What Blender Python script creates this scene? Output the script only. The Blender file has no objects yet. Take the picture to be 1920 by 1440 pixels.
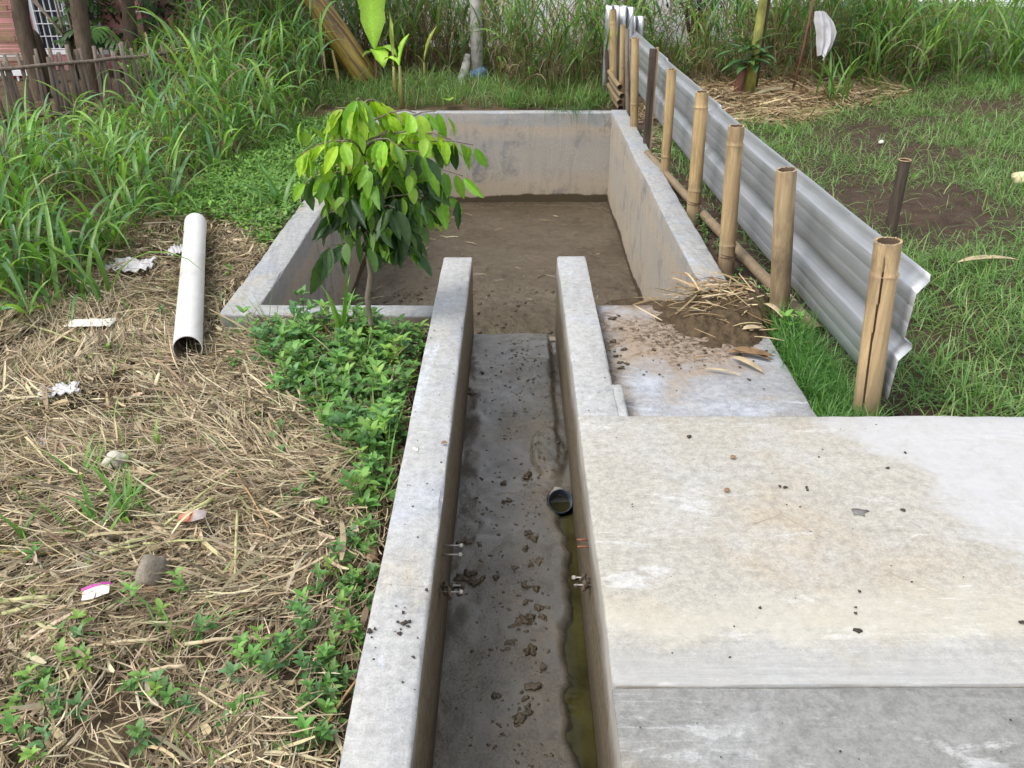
import bpy, bmesh, math, random
import numpy as np
from mathutils import Vector, Matrix

random.seed(7)
RNG = np.random.default_rng(11)
SC = bpy.context.scene
COL = SC.collection
R = math.radians

# ------------------------------------------------------------------ camera
CAM_H = 1.53
PITCH = 28.59
F_PX = 1600.0
cam_data = bpy.data.cameras.new('camera')
cam_data.sensor_width = 36.0
cam_data.lens = 36.0 * F_PX / 1920.0
cam_data.clip_start = 0.05
cam_data.clip_end = 2000
cam = bpy.data.objects.new('camera', cam_data)
COL.objects.link(cam)
cam.location = (0, 0, CAM_H)
cam.rotation_euler = (R(90 - PITCH), 0, 0)
cam_data.shift_x = -2 / 1920.0
SC.camera = cam

# ------------------------------------------------------------------ light
SUN_EL, SUN_AZ = 56.0, 238.0       # azimuth measured clockwise from +Y (away from the camera)
w = bpy.data.worlds.new('World'); SC.world = w
w.use_nodes = True
wn = w.node_tree
wn.nodes.clear()
sky = wn.nodes.new('ShaderNodeTexSky'); sky.sky_type = 'NISHITA'; sky.sun_disc = False
sky.sun_elevation = R(SUN_EL); sky.sun_rotation = R(SUN_AZ)
sky.air_density = 1.0; sky.dust_density = 1.6; sky.ozone_density = 1.0
hs = wn.nodes.new('ShaderNodeHueSaturation'); hs.inputs['Saturation'].default_value = 0.20
bg = wn.nodes.new('ShaderNodeBackground'); bg.inputs['Strength'].default_value = 0.15
wo = wn.nodes.new('ShaderNodeOutputWorld')
wn.links.new(sky.outputs[0], hs.inputs['Color']); wn.links.new(hs.outputs[0], bg.inputs['Color'])
wn.links.new(bg.outputs[0], wo.inputs['Surface'])
sun_d = bpy.data.lights.new('sun', 'SUN'); sun_d.energy = 1.2; sun_d.angle = R(22); sun_d.color = (1.0, 0.95, 0.87)
sun = bpy.data.objects.new('sun', sun_d); COL.objects.link(sun)
sv = Vector((math.sin(R(SUN_AZ)) * math.cos(R(SUN_EL)), math.cos(R(SUN_AZ)) * math.cos(R(SUN_EL)), math.sin(R(SUN_EL))))
sun.rotation_euler = sv.to_track_quat('Z', 'Y').to_euler()
sun.location = (0, 0, 20)
SC.view_settings.view_transform = 'Standard'
SC.view_settings.look = 'None'
SC.view_settings.exposure = 1.02
SC.view_settings.gamma = 1.0
SC.cycles.use_denoising = True
SC.cycles.use_adaptive_sampling = True
SC.cycles.adaptive_threshold = 0.025
SC.cycles.max_bounces = 5
SC.cycles.transparent_max_bounces = 8
SC.cycles.caustics_reflective = False
SC.cycles.caustics_refractive = False

# ------------------------------------------------------------------ placing helpers
_cp, _sp = math.cos(R(PITCH)), math.sin(R(PITCH))
def _ray(px, py):
    u = (px - 962) / F_PX; v = (720 - py) / F_PX
    return (u, _cp + v * _sp, -_sp + v * _cp)
def G(px, py, z=-0.15):
    """the point of the level z seen at a photo position"""
    d = _ray(px, py); t = (z - CAM_H) / d[2]
    return Vector((d[0] * t, d[1] * t, z))
def GY(px, py, Y):
    """the point at the distance Y seen at a photo position"""
    d = _ray(px, py); t = Y / d[1]
    return Vector((d[0] * t, Y, CAM_H + d[2] * t))

# ------------------------------------------------------------------ numpy noise
def _hash(ix, iy, seed):
    h = (ix.astype(np.int64) * 374761393 + iy.astype(np.int64) * 668265263 + seed * 1442695041) & 0x7fffffff
    h = ((h ^ (h >> 13)) * 1274126177) & 0x7fffffff
    return ((h ^ (h >> 16)) & 0xffff) / 65535.0
def vnoise(x, y, seed=0):
    x = np.asarray(x, float); y = np.asarray(y, float)
    ix = np.floor(x); iy = np.floor(y); fx = x - ix; fy = y - iy
    fx = fx * fx * (3 - 2 * fx); fy = fy * fy * (3 - 2 * fy)
    a = _hash(ix, iy, seed); b = _hash(ix + 1, iy, seed); c = _hash(ix, iy + 1, seed); d = _hash(ix + 1, iy + 1, seed)
    return (a * (1 - fx) + b * fx) * (1 - fy) + (c * (1 - fx) + d * fx) * fy
def fbm(x, y, seed=0, octv=4):
    s = 0; a = 0.5; f = 1.0; tot = 0
    for k in range(octv):
        s = s + a * vnoise(np.asarray(x) * f, np.asarray(y) * f, seed + k * 17); tot += a; a *= 0.5; f *= 2.03
    return s / tot
def sstep(a, b, x):
    t = np.clip((x - a) / (b - a), 0, 1); return t * t * (3 - 2 * t)
def inside(poly, x, y):
    n = len(poly); r = np.zeros(np.shape(x), bool); j = n - 1
    for i in range(n):
        xi, yi = poly[i][0], poly[i][1]; xj, yj = poly[j][0], poly[j][1]
        c = ((yi > y) != (yj > y)) & (x < (xj - xi) * (y - yi) / (yj - yi + 1e-12) + xi)
        r ^= c; j = i
    return r
def scatter(poly, n, rng=RNG):
    xs = [p[0] for p in poly]; ys = [p[1] for p in poly]
    out = np.zeros((0, 2))
    while len(out) < n:
        q = np.column_stack([rng.uniform(min(xs), max(xs), n * 2), rng.uniform(min(ys), max(ys), n * 2)])
        out = np.vstack([out, q[inside(poly, q[:, 0], q[:, 1])]])
    return out[:n]

# ------------------------------------------------------------------ key sizes of the concrete
CH_L, CH_R = -0.212, 0.228          # inner faces of the channel
WALL = 0.148
CH_END = 4.185                      # where the channel walls stop inside the pond
CH_FLOOR = -0.44
TOP = -0.08                         # top of the pond walls and of the pad
PX0, PX1 = -1.20, 0.935             # inner faces of the pond
PY0, PY1 = 3.75, 8.34
P_FLOOR = -0.95
SLAB_Y1, SLAB_Y0 = 2.573, 1.374

def ground_h(x, y):
    x = np.asarray(x, float); y = np.asarray(y, float)
    z = -0.165 + 0.045 * (fbm(x * 1.1 + 5, y * 1.1, 3) - 0.5) * 2 + 0.02 * (fbm(x * 6, y * 6, 9) - 0.5) * 2
    z = z + 0.07 * sstep(-1.8, -3.2, x) * sstep(1.5, 4, y)
    z = z + 0.05 * sstep(8.6, 9.6, y)
    tilled = sstep(1.6, 2.2, x) * sstep(3.6, 4.6, y) * sstep(9.0, 8.0, y)
    z = z + tilled * 0.05 * (fbm(x * 2.2, y * 3.0, 31) - 0.4)
    return z
def gh1(x, y): return float(ground_h(np.array([x]), np.array([y]))[0])

# ------------------------------------------------------------------ mesh helpers
def raw_mesh(name, V, quads=None, tris=None, col=None, smooth=True):
    me = bpy.data.meshes.new(name)
    V = np.asarray(V, np.float32)
    me.vertices.add(len(V)); me.vertices.foreach_set('co', V.ravel())
    loops = []; starts = []; tot = 0; totals = []
    if quads is not None and len(quads):
        q = np.asarray(quads, np.int32); loops.append(q.ravel()); starts.append(np.arange(len(q)) * 4); totals.append(np.full(len(q), 4)); tot = len(q) * 4
    if tris is not None and len(tris):
        t = np.asarray(tris, np.int32); loops.append(t.ravel()); starts.append(tot + np.arange(len(t)) * 3); totals.append(np.full(len(t), 3))
    L = np.concatenate(loops).astype(np.int32); S = np.concatenate(starts).astype(np.int32); T = np.concatenate(totals).astype(np.int32)
    me.loops.add(len(L)); me.loops.foreach_set('vertex_index', L)
    me.polygons.add(len(S)); me.polygons.foreach_set('loop_start', S); me.polygons.foreach_set('loop_total', T)
    if smooth: me.polygons.foreach_set('use_smooth', np.ones(len(S), bool))
    me.update(calc_edges=True)
    if col is not None:
        at = me.color_attributes.new('col', 'FLOAT_COLOR', 'POINT')
        c = np.ones((len(V), 4), np.float32); c[:, :3] = np.clip(col, 0, 1); at.data.foreach_set('color', c.ravel())
    me.validate()
    return me

class MB:
    def __init__(s): s.v = []; s.f = []; s.m = []; s.sm = []
    def add(s, vs, fs, mi=0, smooth=False):
        o = len(s.v); s.v += [tuple(v) for v in vs]
        for f in fs: s.f.append([i + o for i in f]); s.m.append(mi); s.sm.append(smooth)
        return s
    def box(s, x0, x1, y0, y1, z0, z1, mi=0):
        vs = [(x, y, z) for z in (z0, z1) for y in (y0, y1) for x in (x0, x1)]
        return s.add(vs, [(0, 2, 3, 1), (4, 5, 7, 6), (0, 1, 5, 4), (2, 6, 7, 3), (0, 4, 6, 2), (1, 3, 7, 5)], mi)
    def tube(s, pts, rad, n=10, cap0=True, cap1=True, mi=0, jit=0.0, seed=0, smooth=True):
        pts = [Vector(p) for p in pts]
        rad = [rad] * len(pts) if not hasattr(rad, '__len__') else rad
        rr = random.Random(seed); up = None; rings = []
        for i, p in enumerate(pts):
            t = (pts[min(i + 1, len(pts) - 1)] - pts[max(i - 1, 0)]).normalized()
            if up is None:
                up = Vector((0, 0, 1)) if abs(t.z) < 0.9 else Vector((0, 1, 0))
            u = t.cross(up).normalized(); v = u.cross(t).normalized(); up = v
            rings.append([p + (u * math.cos(2 * math.pi * k / n) + v * math.sin(2 * math.pi * k / n)) * rad[i] * (1 + rr.uniform(-jit, jit)) for k in range(n)])
        vs = [q for r in rings for q in r]; fs = []
        for i in range(len(pts) - 1):
            for k in range(n):
                a = i * n + k; b = i * n + (k + 1) % n
                fs.append((a, b, b + n, a + n))
        s.add(vs, fs, mi, smooth)
        o = len(s.v) - len(vs)
        if cap0: s.f.append([o + k for k in range(n)][::-1]); s.m.append(mi); s.sm.append(False)
        if cap1: s.f.append([o + len(vs) - n + k for k in range(n)]); s.m.append(mi); s.sm.append(False)
        return s
    def ring(s, c, rx, ry, r, n=20, m=5, axis='Z', tilt=0.0, mi=0):
        c = Vector(c); vs = []; fs = []
        for i in range(n):
            a = 2 * math.pi * i / n
            d = Vector((math.cos(a), math.sin(a), math.cos(a) * tilt)); ctr = Vector((d.x * rx, d.y * ry, d.z * rx))
            for j in range(m):
                b = 2 * math.pi * j / m
                vs.append(c + ctr + Vector((d.x, d.y, 0)) * (math.cos(b) * r) + Vector((0, 0, math.sin(b) * r)))
        for i in range(n):
            for j in range(m):
                a = i * m + j; b = i * m + (j + 1) % m; c2 = ((i + 1) % n) * m + (j + 1) % m; d2 = ((i + 1) % n) * m + j
                fs.append((a, d2, c2, b))
        return s.add(vs, fs, mi, True)
    def mesh(s, name):
        me = bpy.data.meshes.new(name); me.from_pydata([tuple(v) for v in s.v], [], s.f)
        me.polygons.foreach_set('material_index', s.m); me.polygons.foreach_set('use_smooth', s.sm); me.update()
        return me
    def build(s, name, mats, parent=None, **kw):
        return obj(name, s.mesh(name), mats, parent, **kw)

def obj(name, me, mats, parent=None, loc=None):
    o = bpy.data.objects.new(name, me); COL.objects.link(o)
    if not isinstance(mats, (list, tuple)): mats = [mats]
    if not me.materials:
        for m in mats: me.materials.append(m)
    if parent is not None:
        o.parent = parent
        o.matrix_parent_inverse = Matrix.Translation(parent.location).inverted()
    if loc is not None: o.location = loc
    return o
def tag(o, label, cat, group=None, kind=None):
    o['label'] = label; o['category'] = cat
    if group: o['group'] = group
    if kind: o['kind'] = kind
    return o
def thing(name, label, cat, loc=(0, 0, 0), group=None):
    o = bpy.data.objects.new(name, None); COL.objects.link(o); o.location = loc; o.empty_display_size = 0.1
    return tag(o, label, cat, group)

def ribbons(base, az, L, W, e0, droop, segs=5, fold=0.0, prof='blade', roll=None, power=1.4, col=None, tip=None, azc=None):
    """many bent strips at once: returns verts, quads, colours"""
    base = np.asarray(base, float); N = len(base)
    b = lambda a: np.broadcast_to(np.asarray(a, float), (N,)).astype(float)
    az, L, W, e0, droop = b(az), b(L), b(W), b(e0), b(droop)
    roll = np.zeros(N) if roll is None else b(roll); azc = np.zeros(N) if azc is None else b(azc)
    t = np.linspace(0, 1, segs + 1)
    tm = (t[1:] + t[:-1]) / 2
    el = e0[:, None] - droop[:, None] * tm[None] ** power
    aa = az[:, None] + azc[:, None] * tm[None]
    ds = (L / segs)[:, None]
    step = np.stack([np.cos(el) * np.cos(aa), np.cos(el) * np.sin(aa), np.sin(el)], -1) * ds[..., None]
    P = np.concatenate([base[:, None, :], base[:, None, :] + np.cumsum(step, 1)], 1)
    elv = e0[:, None] - droop[:, None] * t[None] ** power
    aav = az[:, None] + azc[:, None] * t[None]
    side = np.stack([-np.sin(aav), np.cos(aav), np.zeros_like(aav)], -1)
    nrm = np.stack([-np.sin(elv) * np.cos(aav), -np.sin(elv) * np.sin(aav), np.cos(elv)], -1)
    cr, sr = np.cos(roll)[:, None, None], np.sin(roll)[:, None, None]
    S = side * cr + nrm * sr; NN = nrm * cr - side * sr
    if prof == 'blade': pw = np.minimum(1, 0.45 + 2.2 * t) * (1 - t ** 2.2) + 0.02
    elif prof == 'leaf': pw = np.sin(np.pi * np.clip(t, 0, 1) ** 0.75) ** 0.8 + 0.03
    elif prof == 'wide': pw = np.sin(np.pi * (0.06 + 0.92 * t)) ** 0.45
    elif prof == 'banana': pw = np.sin(np.pi * (0.01 + 0.97 * t)) ** 0.8
    elif prof == 'straw': pw = np.minimum(1, np.minimum(t, 1 - t) * 8 + 0.5)
    elif prof == 'stem': pw = 1 - 0.5 * t
    hw = (W[:, None] / 2) * pw[None]
    if fold:
        A = P - S * hw[..., None] + NN * (hw * fold)[..., None]; B = P; C = P + S * hw[..., None] + NN * (hw * fold)[..., None]
        V = np.stack([A, B, C], 2); k = 3
    else:
        V = np.stack([P - S * hw[..., None], P + S * hw[..., None]], 2); k = 2
    V = V.reshape(-1, 3)
    idx = np.arange(N)[:, None, None] * ((segs + 1) * k) + np.arange(segs)[None, :, None] * k + np.arange(k - 1)[None, None, :]
    idx = idx.reshape(-1)
    Q = np.stack([idx, idx + 1, idx + 1 + k, idx + k], -1)
    Cc = None
    if col is not None:
        col = np.broadcast_to(np.asarray(col, float), (N, 3))
        tp = col if tip is None else np.broadcast_to(np.asarray(tip, float), (N, 3))
        Cc = col[:, None, :] * (1 - t[None, :, None]) + tp[:, None, :] * t[None, :, None]
        Cc = np.repeat(Cc[:, :, None, :], k, 2).reshape(-1, 3)
    return V, Q, Cc
class RB:
    def __init__(s): s.V = []; s.Q = []; s.C = []; s.n = 0
    def add(s, r):
        s.V.append(r[0]); s.Q.append(r[1] + s.n); s.C.append(r[2]); s.n += len(r[0]); return s
    def mesh(s, name): return raw_mesh(name, np.concatenate(s.V), np.concatenate(s.Q), None, np.concatenate(s.C))
    def build(s, name, mat, parent=None): return obj(name, s.mesh(name), mat, parent)
def pick(palette, n, rng=RNG, var=0.18, p=None):
    pal = np.asarray(palette, float); i = rng.choice(len(pal), n, p=p)
    return pal[i] * (1 + rng.uniform(-var, var, (n, 1))) * (1 + rng.uniform(-var * .3, var * .3, (n, 3)))

# ------------------------------------------------------------------ material helpers
class NT:
    def __init__(s, name):
        s.m = bpy.data.materials.new(name); s.m.use_nodes = True; s.t = s.m.node_tree; s.t.nodes.clear()
        s.out = s.t.nodes.new('ShaderNodeOutputMaterial')
        s.geo = s.t.nodes.new('ShaderNodeNewGeometry'); s.pos = s.geo.outputs['Position']
    def lk(s, a, b):
        if hasattr(a, 'is_output'): s.t.links.new(a, b)
        else:
            if b.type == 'RGBA' and not hasattr(a, '__len__'): a = (a, a, a, 1)
            elif b.type == 'RGBA' and len(a) == 3: a = (*a, 1)
            b.default_value = a
    def objc(s): return s.t.nodes.new('ShaderNodeTexCoord').outputs['Object']
    def mapv(s, vec, scale=(1, 1, 1), rot=(0, 0, 0), loc=(0, 0, 0)):
        n = s.t.nodes.new('ShaderNodeMapping'); s.lk(vec, n.inputs['Vector'])
        n.inputs['Scale'].default_value = scale; n.inputs['Rotation'].default_value = rot; n.inputs['Location'].default_value = loc
        return n.outputs[0]
    def noise(s, scale=5, detail=4, rough=0.55, vec=None, dist=0.0):
        n = s.t.nodes.new('ShaderNodeTexNoise'); s.lk(s.pos if vec is None else vec, n.inputs['Vector'])
        n.inputs['Scale'].default_value = scale; n.inputs['Detail'].default_value = detail; n.inputs['Roughness'].default_value = rough; n.inputs['Distortion'].default_value = dist
        return n.outputs['Fac']
    def voro(s, scale=5, vec=None, feature='F1', out='Distance', rand=1.0):
        n = s.t.nodes.new('ShaderNodeTexVoronoi'); n.feature = feature; s.lk(s.pos if vec is None else vec, n.inputs['Vector'])
        n.inputs['Scale'].default_value = scale; n.inputs['Randomness'].default_value = rand
        return n.outputs[out]
    def ramp(s, fac, stops):
        n = s.t.nodes.new('ShaderNodeValToRGB'); s.lk(fac, n.inputs['Fac']); e = n.color_ramp.elements
        while len(e) < len(stops): e.new(0.5)
        for i, (p, c) in enumerate(stops):
            e[i].position = p
            if not hasattr(c, '__len__'): c = (c, c, c)
            e[i].color = (*c, 1)
        return n.outputs['Color']
    def mix(s, fac, a, b, mode='MIX'):
        n = s.t.nodes.new('ShaderNodeMix'); n.data_type = 'RGBA'; n.blend_type = mode
        s.lk(fac, n.inputs[0]); s.lk(a, n.inputs[6]); s.lk(b, n.inputs[7]); return n.outputs[2]
    def math(s, op, a, b=0.5, clamp=False):
        n = s.t.nodes.new('ShaderNodeMath'); n.operation = op; n.use_clamp = clamp; s.lk(a, n.inputs[0]); s.lk(b, n.inputs[1]); return n.outputs[0]
    def xyz(s, vec=None):
        n = s.t.nodes.new('ShaderNodeSeparateXYZ'); s.lk(s.pos if vec is None else vec, n.inputs[0]); return n.outputs
    def bump(s, h, strength=0.3, dist=0.01, prev=None):
        n = s.t.nodes.new('ShaderNodeBump'); s.lk(h, n.inputs['Height']); n.inputs['Strength'].default_value = strength; n.inputs['Distance'].default_value = dist
        if prev is not None: s.lk(prev, n.inputs['Normal'])
        return n.outputs[0]
    def attr(s, name='col'):
        n = s.t.nodes.new('ShaderNodeAttribute'); n.attribute_name = name; return n.outputs['Color']
    def pbr(s, color, rough=0.8, metal=0.0, spec=0.5, normal=None, **kw):
        n = s.t.nodes.new('ShaderNodeBsdfPrincipled'); s.lk(color, n.inputs['Base Color']); s.lk(rough, n.inputs['Roughness']); s.lk(metal, n.inputs['Metallic'])
        s.lk(spec, n.inputs['Specular IOR Level'])
        if normal is not None: s.lk(normal, n.inputs['Normal'])
        for k, v in kw.items(): s.lk(v, n.inputs[k])
        return n
    def done(s, sh):
        s.t.links.new(sh if hasattr(sh, 'is_output') else sh.outputs[0], s.out.inputs['Surface']); return s.m
def lerp_mask(nt, fac, lo, hi):
    return nt.ramp(fac, [(lo, 0.0), (hi, 1.0)])

def leaf_mat(name, rough=0.5, trans=0.3, spec=0.4, veins=False, boost=1.0):
    nt = NT(name); c = nt.attr('col')
    n = nt.noise(60, 3, vec=nt.objc() if veins else None)
    c2 = nt.mix(0.5, c, nt.ramp(n, [(0.3, 0.72), (0.7, 1.25)]), 'MULTIPLY')
    p = nt.pbr(c2, rough, 0, spec)
    if trans <= 0: return nt.done(p)
    tr = nt.t.nodes.new('ShaderNodeBsdfTranslucent')
    nt.lk(nt.mix(1.0, c2, (1.3, 1.35, 0.7), 'MULTIPLY'), tr.inputs['Color'])
    mx = nt.t.nodes.new('ShaderNodeMixShader'); mx.inputs[0].default_value = trans
    nt.t.links.new(p.outputs[0], mx.inputs[1]); nt.t.links.new(tr.outputs[0], mx.inputs[2])
    return nt.done(mx)
def plain(name, color, rough=0.7, metal=0.0, var=0.25, scale=12, bump=0.2, bscale=40, spec=0.5, dist=0.004, streak=None):
    nt = NT(name); v = nt.objc()
    if streak: v = nt.mapv(v, streak)
    n = nt.noise(scale, 5, 0.6, v)
    c = nt.mix(nt.ramp(n, [(0.3, 0.0), (0.72, 1.0)]), tuple(x * (1 - var) for x in color), tuple(min(1, x * (1 + var)) for x in color))
    return nt.done(nt.pbr(c, rough, metal, spec, nt.bump(nt.noise(bscale, 4, 0.6, v), bump, dist)))

M = {}
# ---- concrete, sunlit tops
def concrete_top(name, base, cream, blue, dark, streak_rot=0.0, streak=0.35, cream_amt=(0.5, 0.62), seed=0.0, dirt=0.5, brush=0.0):
    nt = NT(name)
    v = nt.mapv(nt.pos, (1, 1, 1), (0, 0, streak_rot), (seed, seed * 1.7, 0))
    big = nt.noise(1.7, 9, 0.70, v, 0.6)
    mid = nt.noise(10, 9, 0.76, v, 0.8)
    sv_ = nt.mapv(v, (2.2, 26, 3)); st = nt.noise(1.0, 6, 0.7, sv_, 0.4)
    c = nt.mix(lerp_mask(nt, big, *cream_amt), base, cream)
    b2 = nt.noise(2.3, 5, 0.6, nt.mapv(v, (1, 1, 1), (0, 0, 0.7), (9, 3, 0)), 0.5)
    c = nt.mix(nt.math('MULTIPLY', lerp_mask(nt, b2, 0.52, 0.68), 0.85), c, blue)
    c = nt.mix(nt.math('MULTIPLY', lerp_mask(nt, mid, 0.50, 0.66), 0.5), c, dark)
    # cement wash: pale irregular patches with hard edges
    wv = nt.noise(3.1, 8, 0.72, nt.mapv(v, (0.8, 2.4, 1), (0, 0, 0.15), (4, 8, 0)), 0.3)
    c = nt.mix(nt.math('MULTIPLY', lerp_mask(nt, wv, 0.58, 0.63), 0.7), c, tuple(min(1, x * 1.2) for x in blue))
    # trowel streaks
    c = nt.mix(nt.math('MULTIPLY', lerp_mask(nt, st, 0.5, 0.7), streak), c, dark)
    st2 = nt.noise(1.0, 5, 0.7, nt.mapv(v, (3.2, 38, 3), (0, 0, 0.06), (11, 5, 0)), 0.3)
    c = nt.mix(nt.math('MULTIPLY', lerp_mask(nt, st2, 0.58, 0.72), streak), c, tuple(min(1, x * 1.25) for x in base))
    if brush:
        for k, (rz, sx) in enumerate(((0.1, 1.0), (1.5, 1.3))):
            bs = nt.noise(1.0, 4, 0.75, nt.mapv(v, (3.0 * sx, 90, 3), (0, 0, rz), (3 + k * 7, 1, 0)))
            gate = lerp_mask(nt, nt.noise(2.6, 2, 0.5, nt.mapv(v, (1, 1, 1), (0, 0, 0), (20 + k * 9, 3, 0))), 0.48, 0.6)
            c = nt.mix(nt.math('MULTIPLY', nt.math('MULTIPLY', lerp_mask(nt, bs, 0.54, 0.66), gate), brush), c, blue)
    # fine grain and dark pinholes
    fine = nt.noise(170, 3, 0.6)
    c = nt.mix(1.0, c, nt.ramp(fine, [(0.3, 0.82), (0.7, 1.1)]), 'MULTIPLY')
    med = nt.noise(38, 5, 0.7)
    c = nt.mix(1.0, c, nt.ramp(med, [(0.32, 0.76), (0.60, 1.06)]), 'MULTIPLY')
    d = nt.voro(46, nt.mapv(v, (1, 1.4, 1)))
    gate = lerp_mask(nt, nt.noise(4.2, 4, 0.7, nt.mapv(v, (1, 1, 1), (0, 0, 0), (31, 2, 0))), 0.50, 0.62)
    pit = nt.math('MULTIPLY', nt.ramp(d, [(0.06, 1.0), (0.13, 0.0)]), gate)
    c = nt.mix(nt.math('MULTIPLY', pit, dirt), c, (0.10, 0.08, 0.06))
    # hairline cracks, only in a few places
    cr = nt.voro(2.6, nt.mapv(nt.mapv(v, (1.6, 0.8, 1)), (1, 1, 1)), 'DISTANCE_TO_EDGE')
    cr2 = nt.math('MULTIPLY', nt.ramp(cr, [(0.0, 1.0), (0.006, 0.0)]), lerp_mask(nt, big, 0.56, 0.62))
    c = nt.mix(nt.math('MULTIPLY', cr2, 0.55), c, (0.16, 0.15, 0.13))
    h = nt.math('ADD', nt.math('MULTIPLY', mid, 0.6), nt.math('MULTIPLY', st, 0.5))
    b1 = nt.bump(h, 0.35, 0.008); b2_ = nt.bump(med, 0.35, 0.004, b1); b3 = nt.bump(fine, 0.25, 0.0015, b2_)
    rg = nt.ramp(mid, [(0.3, 0.62), (0.7, 0.85)])
    return nt.done(nt.pbr(c, rg, 0, 0.35, b3))
M['slab'] = concrete_top('slab_concrete', (0.42, 0.402, 0.360), (0.43, 0.375, 0.295), (0.47, 0.47, 0.468), (0.330, 0.316, 0.285), 0.0, 0.4, (0.50, 0.68), 0.0)
M['slab_low'] = concrete_top('lower_slab_concrete', (0.255, 0.255, 0.245), (0.30, 0.27, 0.22), (0.41, 0.415, 0.42), (0.165, 0.168, 0.168), 0.0, 0.6, (0.58, 0.72), 13.0, 0.4, 0.85)
M['wall_top'] = concrete_top('channel_wall_top', (0.43, 0.43, 0.425), (0.45, 0.415, 0.345), (0.43, 0.455, 0.50), (0.30, 0.315, 0.335), 1.5708, 0.25, (0.56, 0.68), 5.0)
M['pond_top'] = concrete_top('pond_wall_top', (0.38, 0.38, 0.375), (0.43, 0.39, 0.31), (0.33, 0.36, 0.41), (0.20, 0.22, 0.26), 1.4, 0.5, (0.54, 0.66), 27.0)
def node_tools(m):
    nt = NT.__new__(NT); nt.m = m; nt.t = m.node_tree; p = [n for n in nt.t.nodes if n.type == 'BSDF_PRINCIPLED'][0]
    nt.pos = [n for n in nt.t.nodes if n.type == 'NEW_GEOMETRY'][0].outputs['Position']
    return nt, p, p.inputs['Base Color'].links[0].from_socket
def slab_marks(m):
    nt, p, c = node_tools(m); x, y, z = nt.xyz()
    n1 = nt.noise(1.6, 6, 0.7, nt.mapv(nt.pos, (1, 2.2, 1)), 0.6); st = nt.noise(1.0, 6, 0.75, nt.mapv(nt.pos, (2.5, 60, 3)), 0.2); n2 = nt.noise(9, 6, 0.7, None, 0.4)
    yy = nt.math('ADD', y, nt.math('MULTIPLY', nt.math('SUBTRACT', n1, 0.5), 0.42)); yy = nt.math('ADD', yy, nt.math('MULTIPLY', nt.math('SUBTRACT', st, 0.5), 0.10))
    # blue-grey border along the joint, then a pale cement wash
    c = nt.mix(nt.ramp(nt.math('SUBTRACT', yy, 1.0), [(0.48, 0.0), (0.56, 0.55), (0.60, 0.5), (0.72, 0.0)]), c, (0.50, 0.475, 0.40))
    c = nt.mix(nt.ramp(nt.math('SUBTRACT', yy, 1.0), [(0.40, 0.75), (0.53, 0.0)]), c, nt.mix(lerp_mask(nt, st, 0.40, 0.62), (0.31, 0.315, 0.318), (0.38, 0.383, 0.385)))
    # pale bluish sheet of cement towards the far right
    w = nt.math('ADD', nt.math('SUBTRACT', x, 1.12), nt.math('MULTIPLY', nt.math('SUBTRACT', n1, 0.5), 1.1)); w = nt.math('ADD', w, nt.math('MULTIPLY', nt.math('SUBTRACT', y, 2.0), 0.35))
    c = nt.mix(nt.math('MULTIPLY', nt.ramp(w, [(0.13, 0.0), (0.27, 0.9)]), nt.math('MULTIPLY', nt.ramp(n2, [(0.3, 0.5), (0.6, 0.9)]), nt.ramp(nt.math('MULTIPLY', x, 0.25), [(0.46, 1.0), (0.62, 0.1)]))), c, (0.47, 0.475, 0.50))
    # fine pale nicks and scratches
    sc = nt.noise(1.0, 3, 0.6, nt.mapv(nt.pos, (14, 110, 3), (0, 0, 0.5))); g = lerp_mask(nt, nt.noise(3.3, 3, 0.6, nt.mapv(nt.pos, (1, 1, 1), (0, 0, 0), (6, 1, 0))), 0.52, 0.62)
    c = nt.mix(nt.math('MULTIPLY', nt.math('MULTIPLY', lerp_mask(nt, sc, 0.60, 0.66), g), 0.6), c, (0.6, 0.59, 0.57))
    nt.t.links.new(c, p.inputs['Base Color'])
slab_marks(M['slab'])
def add_pad_dirt(m):
    nt, p, old = node_tools(m); x, y, z = nt.xyz()
    n1 = nt.noise(7, 7, 0.75, None, 0.6); n2 = nt.noise(38, 5, 0.75)
    dx = nt.math('MULTIPLY', nt.math('SUBTRACT', x, 0.74), 2.4); dy = nt.math('MULTIPLY', nt.math('SUBTRACT', y, 3.42), 2.2)
    d = nt.math('SQRT', nt.math('ADD', nt.math('MULTIPLY', dx, dx), nt.math('MULTIPLY', dy, dy)))
    d = nt.math('ADD', d, nt.math('MULTIPLY', nt.math('SUBTRACT', n1, 0.5), -1.9))
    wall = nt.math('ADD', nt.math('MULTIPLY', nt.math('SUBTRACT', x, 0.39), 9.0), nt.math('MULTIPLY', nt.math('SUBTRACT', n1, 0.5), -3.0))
    c = nt.mix(nt.ramp(d, [(0.55, 0.75), (1.0, 0.0)]), old, (0.34, 0.25, 0.17))
    sm = nt.math('MULTIPLY', nt.ramp(d, [(0.35, 1.0), (0.85, 0.0)]), lerp_mask(nt, n2, 0.42, 0.56))
    c = nt.mix(sm, c, (0.095, 0.068, 0.042))
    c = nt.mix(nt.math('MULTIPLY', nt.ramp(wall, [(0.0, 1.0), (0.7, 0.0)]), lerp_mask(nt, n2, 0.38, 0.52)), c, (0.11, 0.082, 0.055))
    nt.t.links.new(c, p.inputs['Base Color']); return m
M['pad'] = concrete_top('pad_concrete', (0.33, 0.335, 0.35), (0.38, 0.32, 0.26), (0.46, 0.49, 0.55), (0.20, 0.21, 0.235), 0.15, 0.4, (0.5, 0.6), 41.0, 0.8)

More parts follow.
